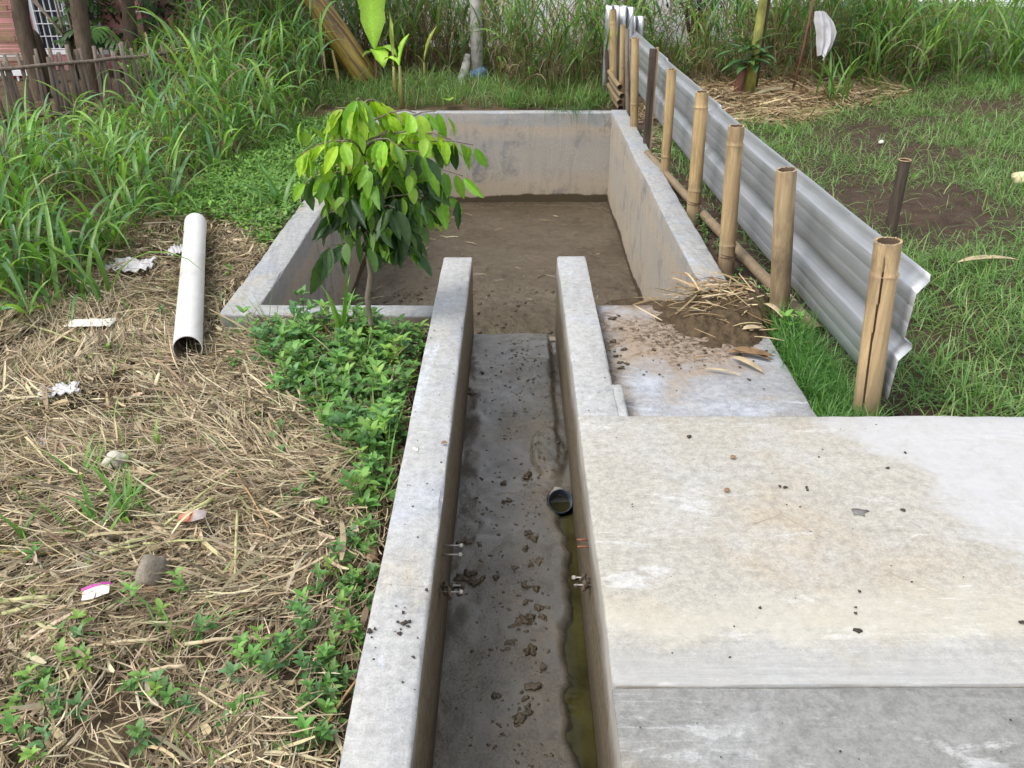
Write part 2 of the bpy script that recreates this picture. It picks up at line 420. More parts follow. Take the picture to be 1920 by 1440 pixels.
# ---- concrete, stained inner faces
def stained_wall(name, tan=0.0):
    nt = NT(name); x, y, z = nt.xyz()
    big = nt.noise(1.6, 6, 0.65, None, 0.7); fl = nt.noise(9, 7, 0.72, nt.mapv(nt.pos, (1, 1, 0.8), (0, 0, 0), (7, 0, 0)), 0.6)
    d = nt.math('MULTIPLY', z, -1.0); d = nt.math('ADD', d, nt.math('MULTIPLY', nt.math('SUBTRACT', big, 0.5), 0.20)); d = nt.math('ADD', d, nt.math('MULTIPLY', nt.math('SUBTRACT', fl, 0.5), 0.06))
    c = nt.ramp(d, [(0.06, (0.24, 0.243, 0.25)), (0.19, (0.35, 0.345, 0.335)), (0.225, (0.44, 0.365, 0.295)), (0.29, (0.42, 0.37, 0.31)), (0.36, (0.34, 0.333, 0.322)), (0.62, (0.37, 0.357, 0.33)), (0.74, (0.42, 0.36, 0.285)), (0.86, (0.40, 0.335, 0.25))])
    c = nt.mix(nt.math('ADD', nt.math('MULTIPLY', lerp_mask(nt, big, 0.42, 0.60), 0.35), tan, True), c, (0.43, 0.365, 0.29))
    vs = nt.noise(1.0, 6, 0.72, nt.mapv(nt.pos, (14, 14, 2.0)), 0.5)
    c = nt.mix(nt.math('MULTIPLY', lerp_mask(nt, vs, 0.54, 0.70), 0.35), c, (0.15, 0.16, 0.18))
    vs2 = nt.noise(1.0, 5, 0.7, nt.mapv(nt.pos, (30, 30, 3.2), (0, 0, 0), (3, 8, 1)), 0.3)
    c = nt.mix(nt.math('MULTIPLY', lerp_mask(nt, vs2, 0.55, 0.7), 0.4), c, (0.47, 0.44, 0.40))
    gate = lerp_mask(nt, nt.noise(1.9, 4, 0.6, nt.mapv(nt.pos, (1, 1, 1), (0, 0, 0), (2, 9, 5))), 0.46, 0.6)
    c = nt.mix(nt.math('MULTIPLY', nt.math('MULTIPLY', lerp_mask(nt, fl, 0.48, 0.62), gate), 0.7), c, (0.14, 0.148, 0.165))
    wl = nt.noise(0.9, 3, 0.6, nt.mapv(nt.pos, (1, 1, 0.2), (0, 0, 0), (1, 4, 0)))
    wet = nt.ramp(nt.math('ADD', nt.math('ADD', nt.math('MULTIPLY', z, -1.0), nt.math('MULTIPLY', nt.math('SUBTRACT', wl, 0.5), 0.22)), nt.math('MULTIPLY', nt.math('SUBTRACT', fl, 0.5), 0.05)), [(0.875, 0.0), (0.89, 1.0)])
    c = nt.mix(wet, c, (0.075, 0.058, 0.034))
    fine = nt.noise(120, 4, 0.65)
    c = nt.mix(1.0, c, nt.ramp(fine, [(0.3, 0.75), (0.7, 1.15)]), 'MULTIPLY')
    b = nt.bump(fine, 0.35, 0.003, nt.bump(fl, 0.35, 0.008))
    return nt.done(nt.pbr(c, 0.82, 0, 0.3, b))
M['pond_tan'] = stained_wall('pond_tan_face', 0.45)
M['pond_side'] = stained_wall('pond_inner_face')
def muddy_wall(name, z0, z1, pale):
    nt = NT(name); x, y, z = nt.xyz()
    n = nt.noise(5, 6, 0.7, nt.mapv(nt.pos, (1, 0.5, 1.5)), 0.5); n2 = nt.noise(40, 5, 0.75)
    mud = nt.mix(lerp_mask(nt, n2, 0.35, 0.65), (0.10, 0.08, 0.052), (0.21, 0.172, 0.118))
    mud = nt.mix(nt.math('MULTIPLY', lerp_mask(nt, nt.noise(1.0, 5, 0.7, nt.mapv(nt.pos, (5, 3, 45))), 0.52, 0.7), 0.6), mud, (0.07, 0.055, 0.038))
    con = nt.mix(lerp_mask(nt, n, 0.4, 0.62), pale, tuple(a * 0.72 for a in pale))
    f = nt.ramp(nt.math('ADD', nt.math('MULTIPLY', z, -1.0), nt.math('MULTIPLY', nt.math('SUBTRACT', n, 0.5), 0.14)), [(z0, 0.0), (z1, 1.0)])
    c = nt.mix(f, con, mud)
    low = nt.ramp(nt.math('ADD', nt.math('MULTIPLY', z, -1.0), nt.math('MULTIPLY', nt.math('SUBTRACT', n, 0.5), 0.10)), [(0.30, 0.0), (0.40, 1.0)])
    c = nt.mix(nt.math('MULTIPLY', low, 0.6), c, (0.06, 0.045, 0.03))
    b = nt.bump(n2, 0.6, 0.008)
    return nt.done(nt.pbr(c, 0.75, 0, 0.35, b))
M['chan_left'] = muddy_wall('channel_left_face', 0.0, 0.05, (0.26, 0.24, 0.21))
M['chan_right'] = muddy_wall('channel_right_face', 0.06, 0.16, (0.40, 0.37, 0.33))
M['rough_side'] = plain('rough_cement_side', (0.27, 0.235, 0.19), 0.9, 0, 0.35, 9, 0.6, 30, 0.25, 0.01, (1, 1, 5))

# ---- mud, wet floor, water
def mud_mat():
    nt = NT('pond_mud_wet'); n = nt.noise(1.4, 5, 0.6, None, 0.5); m = nt.noise(11, 7, 0.7, None, 0.5); f = nt.noise(60, 5, 0.75)
    x, y, z = nt.xyz(); near = nt.ramp(nt.math('ADD', nt.math('MULTIPLY', y, 0.1), nt.math('MULTIPLY', nt.math('SUBTRACT', n, 0.5), 0.22)), [(0.50, 1.0), (0.58, 0.0)])
    c = nt.mix(lerp_mask(nt, n, 0.40, 0.60), (0.104, 0.080, 0.052), (0.140, 0.113, 0.079))
    st = nt.noise(1.0, 5, 0.7, nt.mapv(nt.pos, (2, 9, 1), (0, 0, 0.2)), 0.6)
    c = nt.mix(nt.math('MULTIPLY', lerp_mask(nt, st, 0.55, 0.72), 0.35), c, (0.15, 0.116, 0.074))
    c = nt.mix(nt.math('MULTIPLY', near, 0.7), c, (0.082, 0.063, 0.036))
    c = nt.mix(nt.math('MULTIPLY', lerp_mask(nt, m, 0.50, 0.64), nt.math('ADD', nt.math('MULTIPLY', near, 0.45), 0.25)), c, (0.045, 0.034, 0.021))
    c = nt.mix(1.0, c, nt.ramp(f, [(0.3, 0.68), (0.7, 1.2)]), 'MULTIPLY')
    rg = nt.mix(near, nt.ramp(nt.noise(1.6, 4, 0.6, nt.mapv(nt.pos, (1, 1.6, 1), (0, 0, 0), (4, 4, 0)), 0.8), [(0.42, 0.16), (0.60, 0.5)]), 0.7)
    b = nt.bump(f, 0.7, 0.008, nt.bump(m, 0.8, 0.03))
    return nt.done(nt.pbr(c, rg, 0, 0.5, b))
M['mud'] = mud_mat()
def wetfloor():
    nt = NT('channel_floor_wet'); n = nt.noise(3.2, 6, 0.68, nt.mapv(nt.pos, (1.3, 0.7, 1)), 0.6); m = nt.noise(16, 7, 0.72, None, 0.4); f = nt.noise(95, 4, 0.75)
    c = nt.mix(lerp_mask(nt, n, 0.45, 0.68), (0.088, 0.080, 0.068), (0.135, 0.110, 0.078))
    c = nt.mix(nt.math('MULTIPLY', lerp_mask(nt, m, 0.52, 0.66), 0.6), c, (0.045, 0.037, 0.027))
    sp = nt.voro(75); g = lerp_mask(nt, nt.noise(2.4, 3, 0.6, nt.mapv(nt.pos, (1, 1, 1), (0, 0, 0), (2, 7, 0))), 0.44, 0.58)
    c = nt.mix(nt.math('MULTIPLY', nt.math('MULTIPLY', nt.ramp(sp, [(0.10, 1.0), (0.30, 0.0)]), g), 0.75), c, (0.030, 0.025, 0.018))
    c = nt.mix(1.0, c, nt.ramp(f, [(0.3, 0.8), (0.7, 1.15)]), 'MULTIPLY')
    rg = nt.ramp(n, [(0.42, 0.06), (0.64, 0.26)])
    hgt = nt.math('MULTIPLY', nt.math('ADD', f, m), nt.math('ADD', nt.math('MULTIPLY', g, 0.8), 0.2))
    return nt.done(nt.pbr(c, rg, 0, 0.9, nt.bump(hgt, 0.6, 0.006)))
M['wetfloor'] = wetfloor()
def water_mat():
    nt = NT('shallow_water'); fr = nt.t.nodes.new('ShaderNodeFresnel'); fr.inputs['IOR'].default_value = 1.33
    b = nt.bump(nt.noise(9, 3, 0.5), 0.04, 0.01); nt.t.links.new(b, fr.inputs['Normal'])
    tr = nt.t.nodes.new('ShaderNodeBsdfTransparent'); tr.inputs['Color'].default_value = (0.74, 0.72, 0.52, 1)
    gl = nt.t.nodes.new('ShaderNodeBsdfGlossy'); gl.inputs['Roughness'].default_value = 0.02; nt.t.links.new(b, gl.inputs['Normal'])
    mx = nt.t.nodes.new('ShaderNodeMixShader'); nt.t.links.new(fr.outputs[0], mx.inputs[0]); nt.t.links.new(tr.outputs[0], mx.inputs[1]); nt.t.links.new(gl.outputs[0], mx.inputs[2])
    return nt.done(mx)
M['water'] = water_mat()
M['algae'] = plain('algae_bed', (0.070, 0.068, 0.040), 0.8, 0, 0.6, 9, 0.4, 40)
M['heap'] = plain('heap_soil', (0.080, 0.056, 0.032), 0.85, 0, 0.45, 26, 0.9, 80, 0.25, 0.01)
M['clod'] = plain('mud_clod_wet', (0.075, 0.057, 0.036), 0.5, 0, 0.45, 30, 0.7, 90, 0.4, 0.006)

# ---- ground
def ground_mat():
    nt = NT('ground_soil'); x, y, z = nt.xyz()
    n = nt.noise(1.3, 5, 0.6, None, 0.4); m = nt.noise(9, 6, 0.7); f = nt.noise(60, 5, 0.75)
    dark = nt.mix(lerp_mask(nt, m, 0.35, 0.65), (0.052, 0.034, 0.024), (0.095, 0.064, 0.045))
    warm = nt.mix(lerp_mask(nt, m, 0.35, 0.65), (0.085, 0.060, 0.036), (0.16, 0.118, 0.072))
    side = nt.ramp(nt.math('ADD', nt.math('MULTIPLY', x, 0.2), 0.5), [(0.42, 1.0), (0.56, 0.0)])
    c = nt.mix(side, dark, warm)
    c = nt.mix(nt.ramp(nt.math('MULTIPLY', y, 0.01), [(0.125, 0.0), (0.15, 0.85)]), c, nt.mix(n, (0.05, 0.09, 0.03), (0.09, 0.14, 0.04)))
    c = nt.mix(1.0, c, nt.ramp(f, [(0.28, 0.6), (0.7, 1.25)]), 'MULTIPLY')
    b = nt.bump(f, 0.7, 0.012, nt.bump(m, 0.7, 0.04))
    return nt.done(nt.pbr(c, 0.93, 0, 0.2, b))
M['ground'] = ground_mat()

# ---- vegetation, straw
M['grass'] = leaf_mat('grass_blades', 0.40, 0.38, 0.5)
M['leaf'] = leaf_mat('weed_leaves', 0.5, 0.22, 0.4)
M['straw'] = leaf_mat('dry_straw', 0.7, 0.06, 0.25)
M['bark'] = plain('bark', (0.10, 0.075, 0.055), 0.9, 0, 0.45, 14, 0.9, 24, 0.2, 0.02, (1, 1, 0.35))
M['sapbark'] = plain('sapling_bark', (0.19, 0.155, 0.12), 0.85, 0, 0.35, 30, 0.5, 60, 0.25, 0.004, (1, 1, 0.4))

# ---- bamboo, metal, plastic
def bamboo(name, col, dark=0.4, seed=0):
    nt = NT(name); v = nt.mapv(nt.objc(), (1, 1, 1), (0, 0, 0), (seed, seed * 2, 0))
    st = nt.noise(1.0, 6, 0.7, nt.mapv(v, (70, 70, 2.2)), 0.3)
    big = nt.noise(5.5, 6, 0.68, nt.mapv(v, (1, 1, 0.45)), 0.7)
    c = nt.mix(lerp_mask(nt, st, 0.35, 0.68), tuple(a * 0.66 for a in col), tuple(min(1, a * 1.18) for a in col))
    c = nt.mix(nt.math('MULTIPLY', lerp_mask(nt, big, 0.46, 0.64), dark), c, (0.10, 0.075, 0.05))
    z = nt.xyz(nt.objc())[2]
    foot = nt.ramp(nt.math('ADD', z, nt.math('MULTIPLY', nt.math('SUBTRACT', big, 0.5), 0.35)), [(0.06, 1.0), (0.26, 0.0)])
    c = nt.mix(nt.math('MULTIPLY', foot, 0.7), c, (0.16, 0.125, 0.09))
    sp = nt.noise(140, 3, 0.7); c = nt.mix(nt.math('MULTIPLY', lerp_mask(nt, sp, 0.62, 0.72), 0.55), c, (0.10, 0.08, 0.06))
    return nt.done(nt.pbr(c, 0.52, 0, 0.4, nt.bump(st, 0.3, 0.002)))
M['bamboo'] = [bamboo('bamboo_tan', (0.47, 0.335, 0.18), 0.6, 0), bamboo('bamboo_gold', (0.50, 0.355, 0.175), 0.45, 4), bamboo('bamboo_dull', (0.40, 0.295, 0.17), 0.85, 9)]
M['bamboo_grey'] = bamboo('bamboo_grey', (0.27, 0.22, 0.17), 0.5, 15)
M['hollow'] = plain('bamboo_hollow', (0.075, 0.048, 0.028), 0.9)
M['wood_dark'] = plain('old_timber', (0.085, 0.066, 0.052), 0.85, 0, 0.45, 20, 0.6, 50, 0.25, 0.006, (3, 3, 0.25))
M['wood_tan'] = plain('split_bamboo', (0.36, 0.25, 0.15), 0.7, 0, 0.35, 20, 0.3, 50, 0.3, 0.004, (3, 3, 0.25))
M['picket'] = plain('weathered_picket', (0.185, 0.15, 0.125), 0.9, 0, 0.4, 18, 0.5, 50, 0.2, 0.005, (2, 2, 0.3))
M['wire'] = plain('rusty_wire', (0.14, 0.085, 0.055), 0.7, 0.5)
def zinc():
    nt = NT('galvanised_sheet'); st = nt.noise(1.0, 5, 0.65, nt.mapv(nt.pos, (30, 0.7, 140)), 0.1); bl = nt.noise(5, 5, 0.65, None, 0.5); sp = nt.voro(60, None, 'F1', 'Color')
    c = nt.mix(lerp_mask(nt, st, 0.35, 0.68), (0.42, 0.445, 0.48), (0.53, 0.55, 0.58))
    c = nt.mix(nt.math('MULTIPLY', lerp_mask(nt, bl, 0.5, 0.7), 0.18), c, (0.30, 0.31, 0.33))
    dk = nt.ramp(nt.voro(11, nt.mapv(nt.pos, (1, 0.6, 1))), [(0.03, 1.0), (0.05, 0.0)])
    c = nt.mix(nt.math('MULTIPLY', dk, 0.5), c, (0.1, 0.09, 0.08))
    rg = nt.ramp(bl, [(0.3, 0.42), (0.7, 0.56)])
    return nt.done(nt.pbr(c, rg, 0.80, 0.5, nt.bump(bl, 0.03, 0.02)))
M['zinc'] = zinc()
def pvc_mat():
    nt = NT('white_pvc'); n = nt.noise(7, 6, 0.7, nt.mapv(nt.pos, (1, .35, 1)), .5); f = nt.noise(60, 5, .75)
    c = nt.mix(nt.math('MULTIPLY', lerp_mask(nt, n, .50, .72), .55), (.66, .655, .64), (.47, .43, .37))
    c = nt.mix(nt.math('MULTIPLY', lerp_mask(nt, f, .60, .70), .5), c, (.33, .28, .21))
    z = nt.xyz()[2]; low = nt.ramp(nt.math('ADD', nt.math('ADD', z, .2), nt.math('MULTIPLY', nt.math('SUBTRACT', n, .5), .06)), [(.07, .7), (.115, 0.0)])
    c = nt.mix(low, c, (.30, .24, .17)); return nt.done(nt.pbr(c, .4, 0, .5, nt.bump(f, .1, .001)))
M['pvc'] = pvc_mat()
M['pvc_in'] = plain('pipe_inside_dirt', (0.20, 0.155, 0.10), 0.9, 0, 0.5, 20)
M['pvc_grey'] = plain('grey_blue_pvc', (0.075, 0.095, 0.125), 0.35, 0, 0.25, 15, 0.1, 40, 0.5)
M['mould'] = plain('white_foam_mark', (0.22, 0.21, 0.19), 0.8)
M['steel'] = plain('threaded_steel', (0.30, 0.28, 0.26), 0.5, 0.7, 0.3, 60)
M['rust'] = plain('rusty_steel', (0.20, 0.085, 0.045), 0.85, 0.2, 0.4, 60)
M['nut'] = plain('pale_nut', (0.45, 0.43, 0.39), 0.6, 0.2)
M['plastic'] = plain('white_plastic_film', (0.62, 0.61, 0.63), 0.35, 0, 0.12, 20, 0.3, 30)
M['paper'] = plain('white_card', (0.72, 0.69, 0.62), 0.7, 0, 0.1, 20)
M['magenta'] = plain('magenta_print', (0.40, 0.05, 0.28), 0.5)
M['orange'] = plain('faded_orange_print', (0.46, 0.20, 0.12), 0.5, 0, 0.35, 25)
M['greyprint'] = plain('faded_grey_print', (0.32, 0.27, 0.27), 0.5, 0, 0.35, 25)
M['mortar'] = plain('mortar_lump', (0.24, 0.21, 0.17), 0.95, 0, 0.35, 30, 0.9, 70, 0.2, 0.008)
M['brickred'] = plain('brick_red', (0.26, 0.085, 0.045), 0.9, 0, 0.35, 25)
M['pole'] = plain('pale_pole', (0.44, 0.42, 0.40), 0.8, 0, 0.3, 6, 0.3, 30, 0.3, 0.006, (1, 1, 2.5))
M['rag_blue'] = plain('blue_white_rag', (0.13, 0.22, 0.40), 0.9, 0, 0.6, 18)
M['rag_white'] = plain('dirty_white_rag', (0.50, 0.49, 0.47), 0.9, 0, 0.3, 12)
M['white_wall'] = plain('white_boundary_paint', (0.80, 0.79, 0.83), 0.85, 0, 0.05, 2)
M['grey_wall'] = plain('grey_boundary_cement', (0.36, 0.34, 0.32), 0.9, 0, 0.35, 5)
M['pink'] = plain('pink_paint', (0.62, 0.30, 0.31), 0.8, 0, 0.08, 3)
M['white_paint'] = plain('white_paint', (0.74, 0.76, 0.80), 0.5, 0, 0.08, 6)
M['blue_grey'] = plain('blue_grey_paint', (0.33, 0.38, 0.45), 0.5, 0, 0.12, 6)
M['blind'] = plain('bamboo_blind', (0.27, 0.18, 0.105), 0.75, 0, 0.3, 14)
def glassm():
    nt = NT('dark_window_glass'); return nt.done(nt.pbr((0.030, 0.036, 0.050), 0.12, 0, 0.5))
M['glass'] = glassm()
M['red'] = plain('red_cloth', (0.50, 0.03, 0.03), 0.8)
M['cloth'] = plain('white_cloth', (0.60, 0.59, 0.62), 0.85, 0, 0.05, 10, 0.2)
M['husk'] = plain('dry_husk', (0.25, 0.16, 0.085), 0.8, 0, 0.4, 18, 0.5, 50, 0.25, 0.005)
M['husk_pale'] = plain('pale_husk', (0.50, 0.40, 0.25), 0.75, 0, 0.3, 18)
M['stone_pale'] = plain('pale_stone', (0.48, 0.45, 0.38), 0.85, 0, 0.25, 20)
M['cream'] = plain('cream_shell', (0.66, 0.58, 0.36), 0.6, 0, 0.2, 16)
M['pebble'] = plain('dark_crumb', (0.045, 0.035, 0.028), 0.9)

# ------------------------------------------------------------------ ground
def build_ground():
    xs = np.concatenate([[-400, -150, -60, -30, -18, -12, -9], np.arange(-7, 7.01, 0.07), [9, 12, 18, 30, 60, 150, 400]])
    ys = np.concatenate([[-300, -100, -40, -15, -6, -3], np.arange(-1.5, 13.0, 0.07), [15, 18, 24, 40, 80, 200, 500]])
    for e in (CH_L - WALL / 2, CH_R + WALL / 2, PX0 - .07, PX1 + .07): xs = np.sort(np.append(xs, e))
    for e in (PY0 - .07, PY1 + .07, CH_END): ys = np.sort(np.append(ys, e))
    X, Y = np.meshgrid(xs, ys); Z = ground_h(X, Y)
    far = (np.abs(X) > 7) | (Y > 13) | (Y < -1.5)
    Z = np.where(far, -0.15, Z)
    idx = np.arange(X.size).reshape(X.shape)
    cx = (X[:-1, :-1] + X[1:, 1:]) / 2; cy = (Y[:-1, :-1] + Y[1:, 1:]) / 2
    hole = ((cx > PX0 - .07) & (cx < PX1 + .07) & (cy > PY0 - .07) & (cy < PY1 + .07)) | ((cx > CH_L - WALL / 2) & (cx < CH_R + WALL / 2) & (cy > -3) & (cy < CH_END))
    q = np.stack([idx[:-1, :-1], idx[:-1, 1:], idx[1:, 1:], idx[1:, :-1]], -1)[~hole]
    me = raw_mesh('ground', np.column_stack([X.ravel(), Y.ravel(), Z.ravel()]), q)
    tag(obj('ground', me, M['ground']), 'bare brown soil ground under the straw and grass', 'ground', kind='structure')
build_ground()

# ------------------------------------------------------------------ concrete pieces
def concrete_box(name, x0, x1, y0, y1, z0, z1, m_top, m_side, parent, res=0.055, jit=0.004, bev=0.009, seed=0, m_left=None):
    """a cast block whose faces are a little uneven and whose edges are rounded"""
    bm = bmesh.new()
    nx = max(1, int((x1 - x0) / res)); ny = max(1, int((y1 - y0) / res)); nz = max(1, int((z1 - z0) / (res * 1.5)))
    def P(i, j, k): return (x0 + (x1 - x0) * i / nx, y0 + (y1 - y0) * j / ny, z0 + (z1 - z0) * k / nz)
    cache = {}
    def V(i, j, k):
        if (i, j, k) not in cache:
            p = P(i, j, k)
            a = (fbm(p[1] * 3 + p[2] * 5 + seed, p[0] * 3 + 1.3, 50, 3) - .5) * 2 * jit
            b = (fbm(p[0] * 3 + p[2] * 5 + seed, p[1] * 3 + 7.3, 60, 3) - .5) * 2 * jit
            c = (fbm(p[0] * 4 + seed, p[1] * 4 + 3.3, 70, 3) - .5) * 2 * jit * 0.8
            cache[(i, j, k)] = bm.verts.new((p[0] + a, p[1] + b, p[2] + c))
        return cache[(i, j, k)]
    def F(vs, mi):
        f = bm.faces.new(vs); f.material_index = mi; f.smooth = True
    for i in range(nx):
        for j in range(ny):
            F([V(i, j, nz), V(i + 1, j, nz), V(i + 1, j + 1, nz), V(i, j + 1, nz)], 0)
    for j in range(ny):
        for k in range(nz):
            F([V(0, j, k), V(0, j, k + 1), V(0, j + 1, k + 1), V(0, j + 1, k)], 1)
            F([V(nx, j, k), V(nx, j + 1, k), V(nx, j + 1, k + 1), V(nx, j, k + 1)], 1)
    for i in range(nx):
        for k in range(nz):
            F([V(i, 0, k), V(i + 1, 0, k), V(i + 1, 0, k + 1), V(i, 0, k + 1)], 1)
            F([V(i, ny, k), V(i, ny, k + 1), V(i + 1, ny, k + 1), V(i + 1, ny, k)], 1)
    bm.normal_update()
    ed = [e for e in bm.edges if len(e.link_faces) == 2 and e.calc_face_angle(0) > 1.0]
    if bev: bmesh.ops.bevel(bm, geom=ed, offset=bev, segments=2, affect='EDGES', profile=0.6)
    bm.normal_update()
    for v_ in list(bm.verts):
        if v_.co.z > z1 - .05 and any(len(e.link_faces) == 2 and e.calc_face_angle(0) > .3 for e in v_.link_edges):
            k_ = float(vnoise(v_.co.x * 23 + v_.co.z * 31, v_.co.y * 23 + seed, 97)); k2 = float(vnoise(v_.co.x * 5 + 3, v_.co.y * 5 + seed, 98))
            v_.co -= v_.normal * (0.006 * max(0, k_ - .55) / .45 + 0.012 * max(0, k_ * k2 - .5))
    for f in bm.faces: f.smooth = True
    me = bpy.data.meshes.new(name); bm.to_mesh(me); bm.free()
    o = obj(name, me, [m_top, m_side], parent)
    me.set_sharp_from_angle(angle=R(50)) if hasattr(me, 'set_sharp_from_angle') else None
    return o

pond = thing('concrete_pond', 'empty rectangular concrete pond with stained inner walls and a muddy bottom', 'pond', (0, 6.0, TOP))
concrete_box('side_wall', PX0 - .165, PX0, PY0 - .125, PY1 + .12, -1.05, TOP, M['pond_top'], M['pond_side'], pond, seed=1, jit=0.006)
concrete_box('side_wall', PX1, PX1 + .15, PY0 - .02, PY1 + .12, -1.05, TOP + .001, M['pond_top'], M['pond_tan'], pond, seed=2, jit=0.006)
concrete_box('back_wall', PX0 - .03, PX1 + .03, PY1, PY1 + .117, -1.05, TOP - .004, M['pond_top'], M['pond_side'], pond, seed=3, jit=0.006)
concrete_box('front_wall', PX0 - .05, CH_L - WALL + .03, PY0 - .122, PY0, -1.05, TOP - .003, M['pond_top'], M['rough_side'], pond, seed=4, jit=0.006)

chan = thing('concrete_channel', 'narrow open concrete channel with pale side walls and wet muddy floor', 'channel', (0, 2.5, CH_FLOOR))
concrete_box('side_wall', CH_L - WALL, CH_L, -1.5, CH_END, -1.0, 0.0, M['wall_top'], M['chan_left'], chan, seed=5, bev=0.011, jit=0.005)
concrete_box('side_wall', CH_R, CH_R + WALL, SLAB_Y1 - .02, CH_END + .02, -1.0, -0.003, M['wall_top'], M['chan_right'], chan, seed=6, bev=0.011, jit=0.005)
concrete_box('wall_shoulder', CH_R + WALL - .02, CH_R + WALL + .033, SLAB_Y1 - .02, 2.82, -0.3, -0.008, M['wall_top'], M['rough_side'], chan, seed=7, bev=0.006)

slab = thing('concrete_slab', 'wide pale cement slab beside the channel in the foreground with a cracked joint', 'slab', (1.5, 1.5, 0))
concrete_box('upper_panel', CH_R - .002, 4.2, SLAB_Y0 + .0035, SLAB_Y1, -0.6, 0.003, M['slab'], M['chan_right'], slab, seed=8, bev=0.010, res=0.06, jit=0.005)
concrete_box('lower_panel', CH_R - .006, 4.2, -1.5, SLAB_Y0, -0.6, -0.004, M['slab_low'], M['chan_right'], slab, seed=9, bev=0.005, res=0.12)
slab.children[0]['label'] = 'pale cream-grey upper panel'; slab.children[1]['label'] = 'darker grey brushed lower panel'

add_pad_dirt(M['pad'])
pad = tag(concrete_box('concrete_pad', CH_R + WALL - .01, 1.125, SLAB_Y1 - .02, PY0 - .002, -0.9, TOP - .002, M['pad'], M['rough_side'], None, seed=10, bev=0.008),
          'low bluish cement pad smeared with dirt between channel wall and metal fence', 'pad')

# channel floor, with a hollow along the right wall where water stands
def grid_mesh(name, x0, x1, y0, y1, nx, ny, zf, taper=None):
    X, Y = np.meshgrid(np.linspace(x0, x1, nx), np.linspace(y0, y1, ny))
    Z = zf(X, Y); idx = np.arange(X.size).reshape(X.shape)
    q = np.stack([idx[:-1, :-1], idx[:-1, 1:], idx[1:, 1:], idx[1:, :-1]], -1).reshape(-1, 4)
    return raw_mesh(name, np.column_stack([X.ravel(), Y.ravel(), Z.ravel()]), q)
def floor_z(x, y):
    n = fbm(x * 7, y * 5, 77); m = fbm(x * 30, y * 30, 78)
    z = CH_FLOOR + 0.010 * (n - .5) * 2 + 0.005 * (m - .5) * 2 * sstep(0.42, 0.6, fbm(x * 3, y * 2.4, 79))
    edge = 0.163 + 0.02 * (fbm(y * 2.2, y * 0 + 2, 80) - .5) * 2 + 0.030 * (fbm(y * 11, x * 5, 81, 5) - .5) * 2
    z = z - 0.035 * sstep(edge - 0.012, edge + 0.03, x) * sstep(2.85, 2.5, y)
    edge2 = 0.19 + 0.015 * (fbm(y * 6, y * 0, 84) - .5)
    z = z - 0.022 * sstep(edge2 - .01, edge2 + .012, x) * sstep(2.8, 3.1, y)
    # a broken slab of mud in front of the drain
    d = np.hypot((x - 0.15) / 0.075, (y - 3.02) / 0.20); z = z + 0.016 * sstep(1.05, 0.85, d + 0.25 * (m - .5)) * (0.6 + 0.8 * m)
    z = z - 0.12 * sstep(1.0, 0.8, np.hypot((x - 0.178) / 0.046, (y - 2.672) / 0.055))
    d2 = np.hypot((x - 0.06) / 0.17, (y - 2.68) / 0.06); z = z + 0.008 * sstep(1.1, 0.7, d2) * m
    return z
obj('channel_floor', grid_mesh('channel_floor', CH_L - .03, CH_R + .03, -1.4, CH_END - .005, 60, 420, floor_z), M['wetfloor'], chan)
lip = MB(); lip.box(CH_L - .02, CH_R + .02, CH_END - .06, CH_END - .012, -1.0, CH_FLOOR - .012); lip.build('floor_lip', M['rough_side'], chan)
wat = grid_mesh('channel_water', 0.08, CH_R + .01, -1.4, 2.86, 14, 160, lambda x, y: np.full_like(x, CH_FLOOR - 0.0135))
tag(obj('channel_water', wat, M['water']), 'thin strip of standing olive water along the right side of the channel', 'water', kind='structure')
ab = grid_mesh('algae_bed', 0.10, CH_R + .02, -1.4, 2.80, 10, 120, lambda x, y: floor_z(x, y) + 0.0025 - 0.02 * sstep(CH_FLOOR - 0.015, CH_FLOOR - 0.010, floor_z(x, y)))
obj('algae_bed', ab, M['algae'], chan)

def mud_z(x, y):
    n = fbm(x * 2, y * 2, 90); m = fbm(x * 9, y * 9, 91); f = fbm(x * 30, y * 30, 92, 3)
    rough = sstep(7.0, 4.6, y) * 0.9 + 0.12
    z = P_FLOOR + 0.02 * (n - .5) + rough * (0.075 * (m - .5) + 0.04 * (f - .5))
    near = sstep(5.2, 4.1, y)
    z = z + near * 0.10 * sstep(-1.0, 0.2, x)
    return z
tag(obj('pond_mud', grid_mesh('pond_mud', PX0 - .03, PX1 + .03, PY0 - .03, PY1 + .03, 150, 320, mud_z), M['mud']), 'wet brown mud covering the pond bottom', 'mud', kind='stuff')

def lump(mb, c, r, seed, flat=0.6, sub=2, amp=0.35, mi=0):
    bm = bmesh.new(); bmesh.ops.create_icosphere(bm, subdivisions=sub, radius=1.0)
    rr = random.Random(seed); ph = [rr.uniform(0, 9) for _ in range(6)]; ax = rr.uniform(0, 6.28); ex = rr.uniform(0.7, 1.4)
    vs = []
    for v in bm.verts:
        p = v.co; k = 1 + amp * (math.sin(p.x * 3.1 + ph[0]) * math.cos(p.y * 2.7 + ph[1]) + 0.6 * math.sin(p.z * 5 + ph[2] + p.x * 4) * math.cos(p.y * 5 + ph[3]))
        x, y, z = p.x * k * ex, p.y * k / ex, p.z * k * flat
        x, y = x * math.cos(ax) - y * math.sin(ax), x * math.sin(ax) + y * math.cos(ax)
        vs.append((c[0] + x * r, c[1] + y * r, c[2] + z * r))
    fs = [[q.index for q in f.verts] for f in bm.faces]; bm.free()
    mb.add(vs, fs, mi, True)
mb = MB(); rr = random.Random(5)
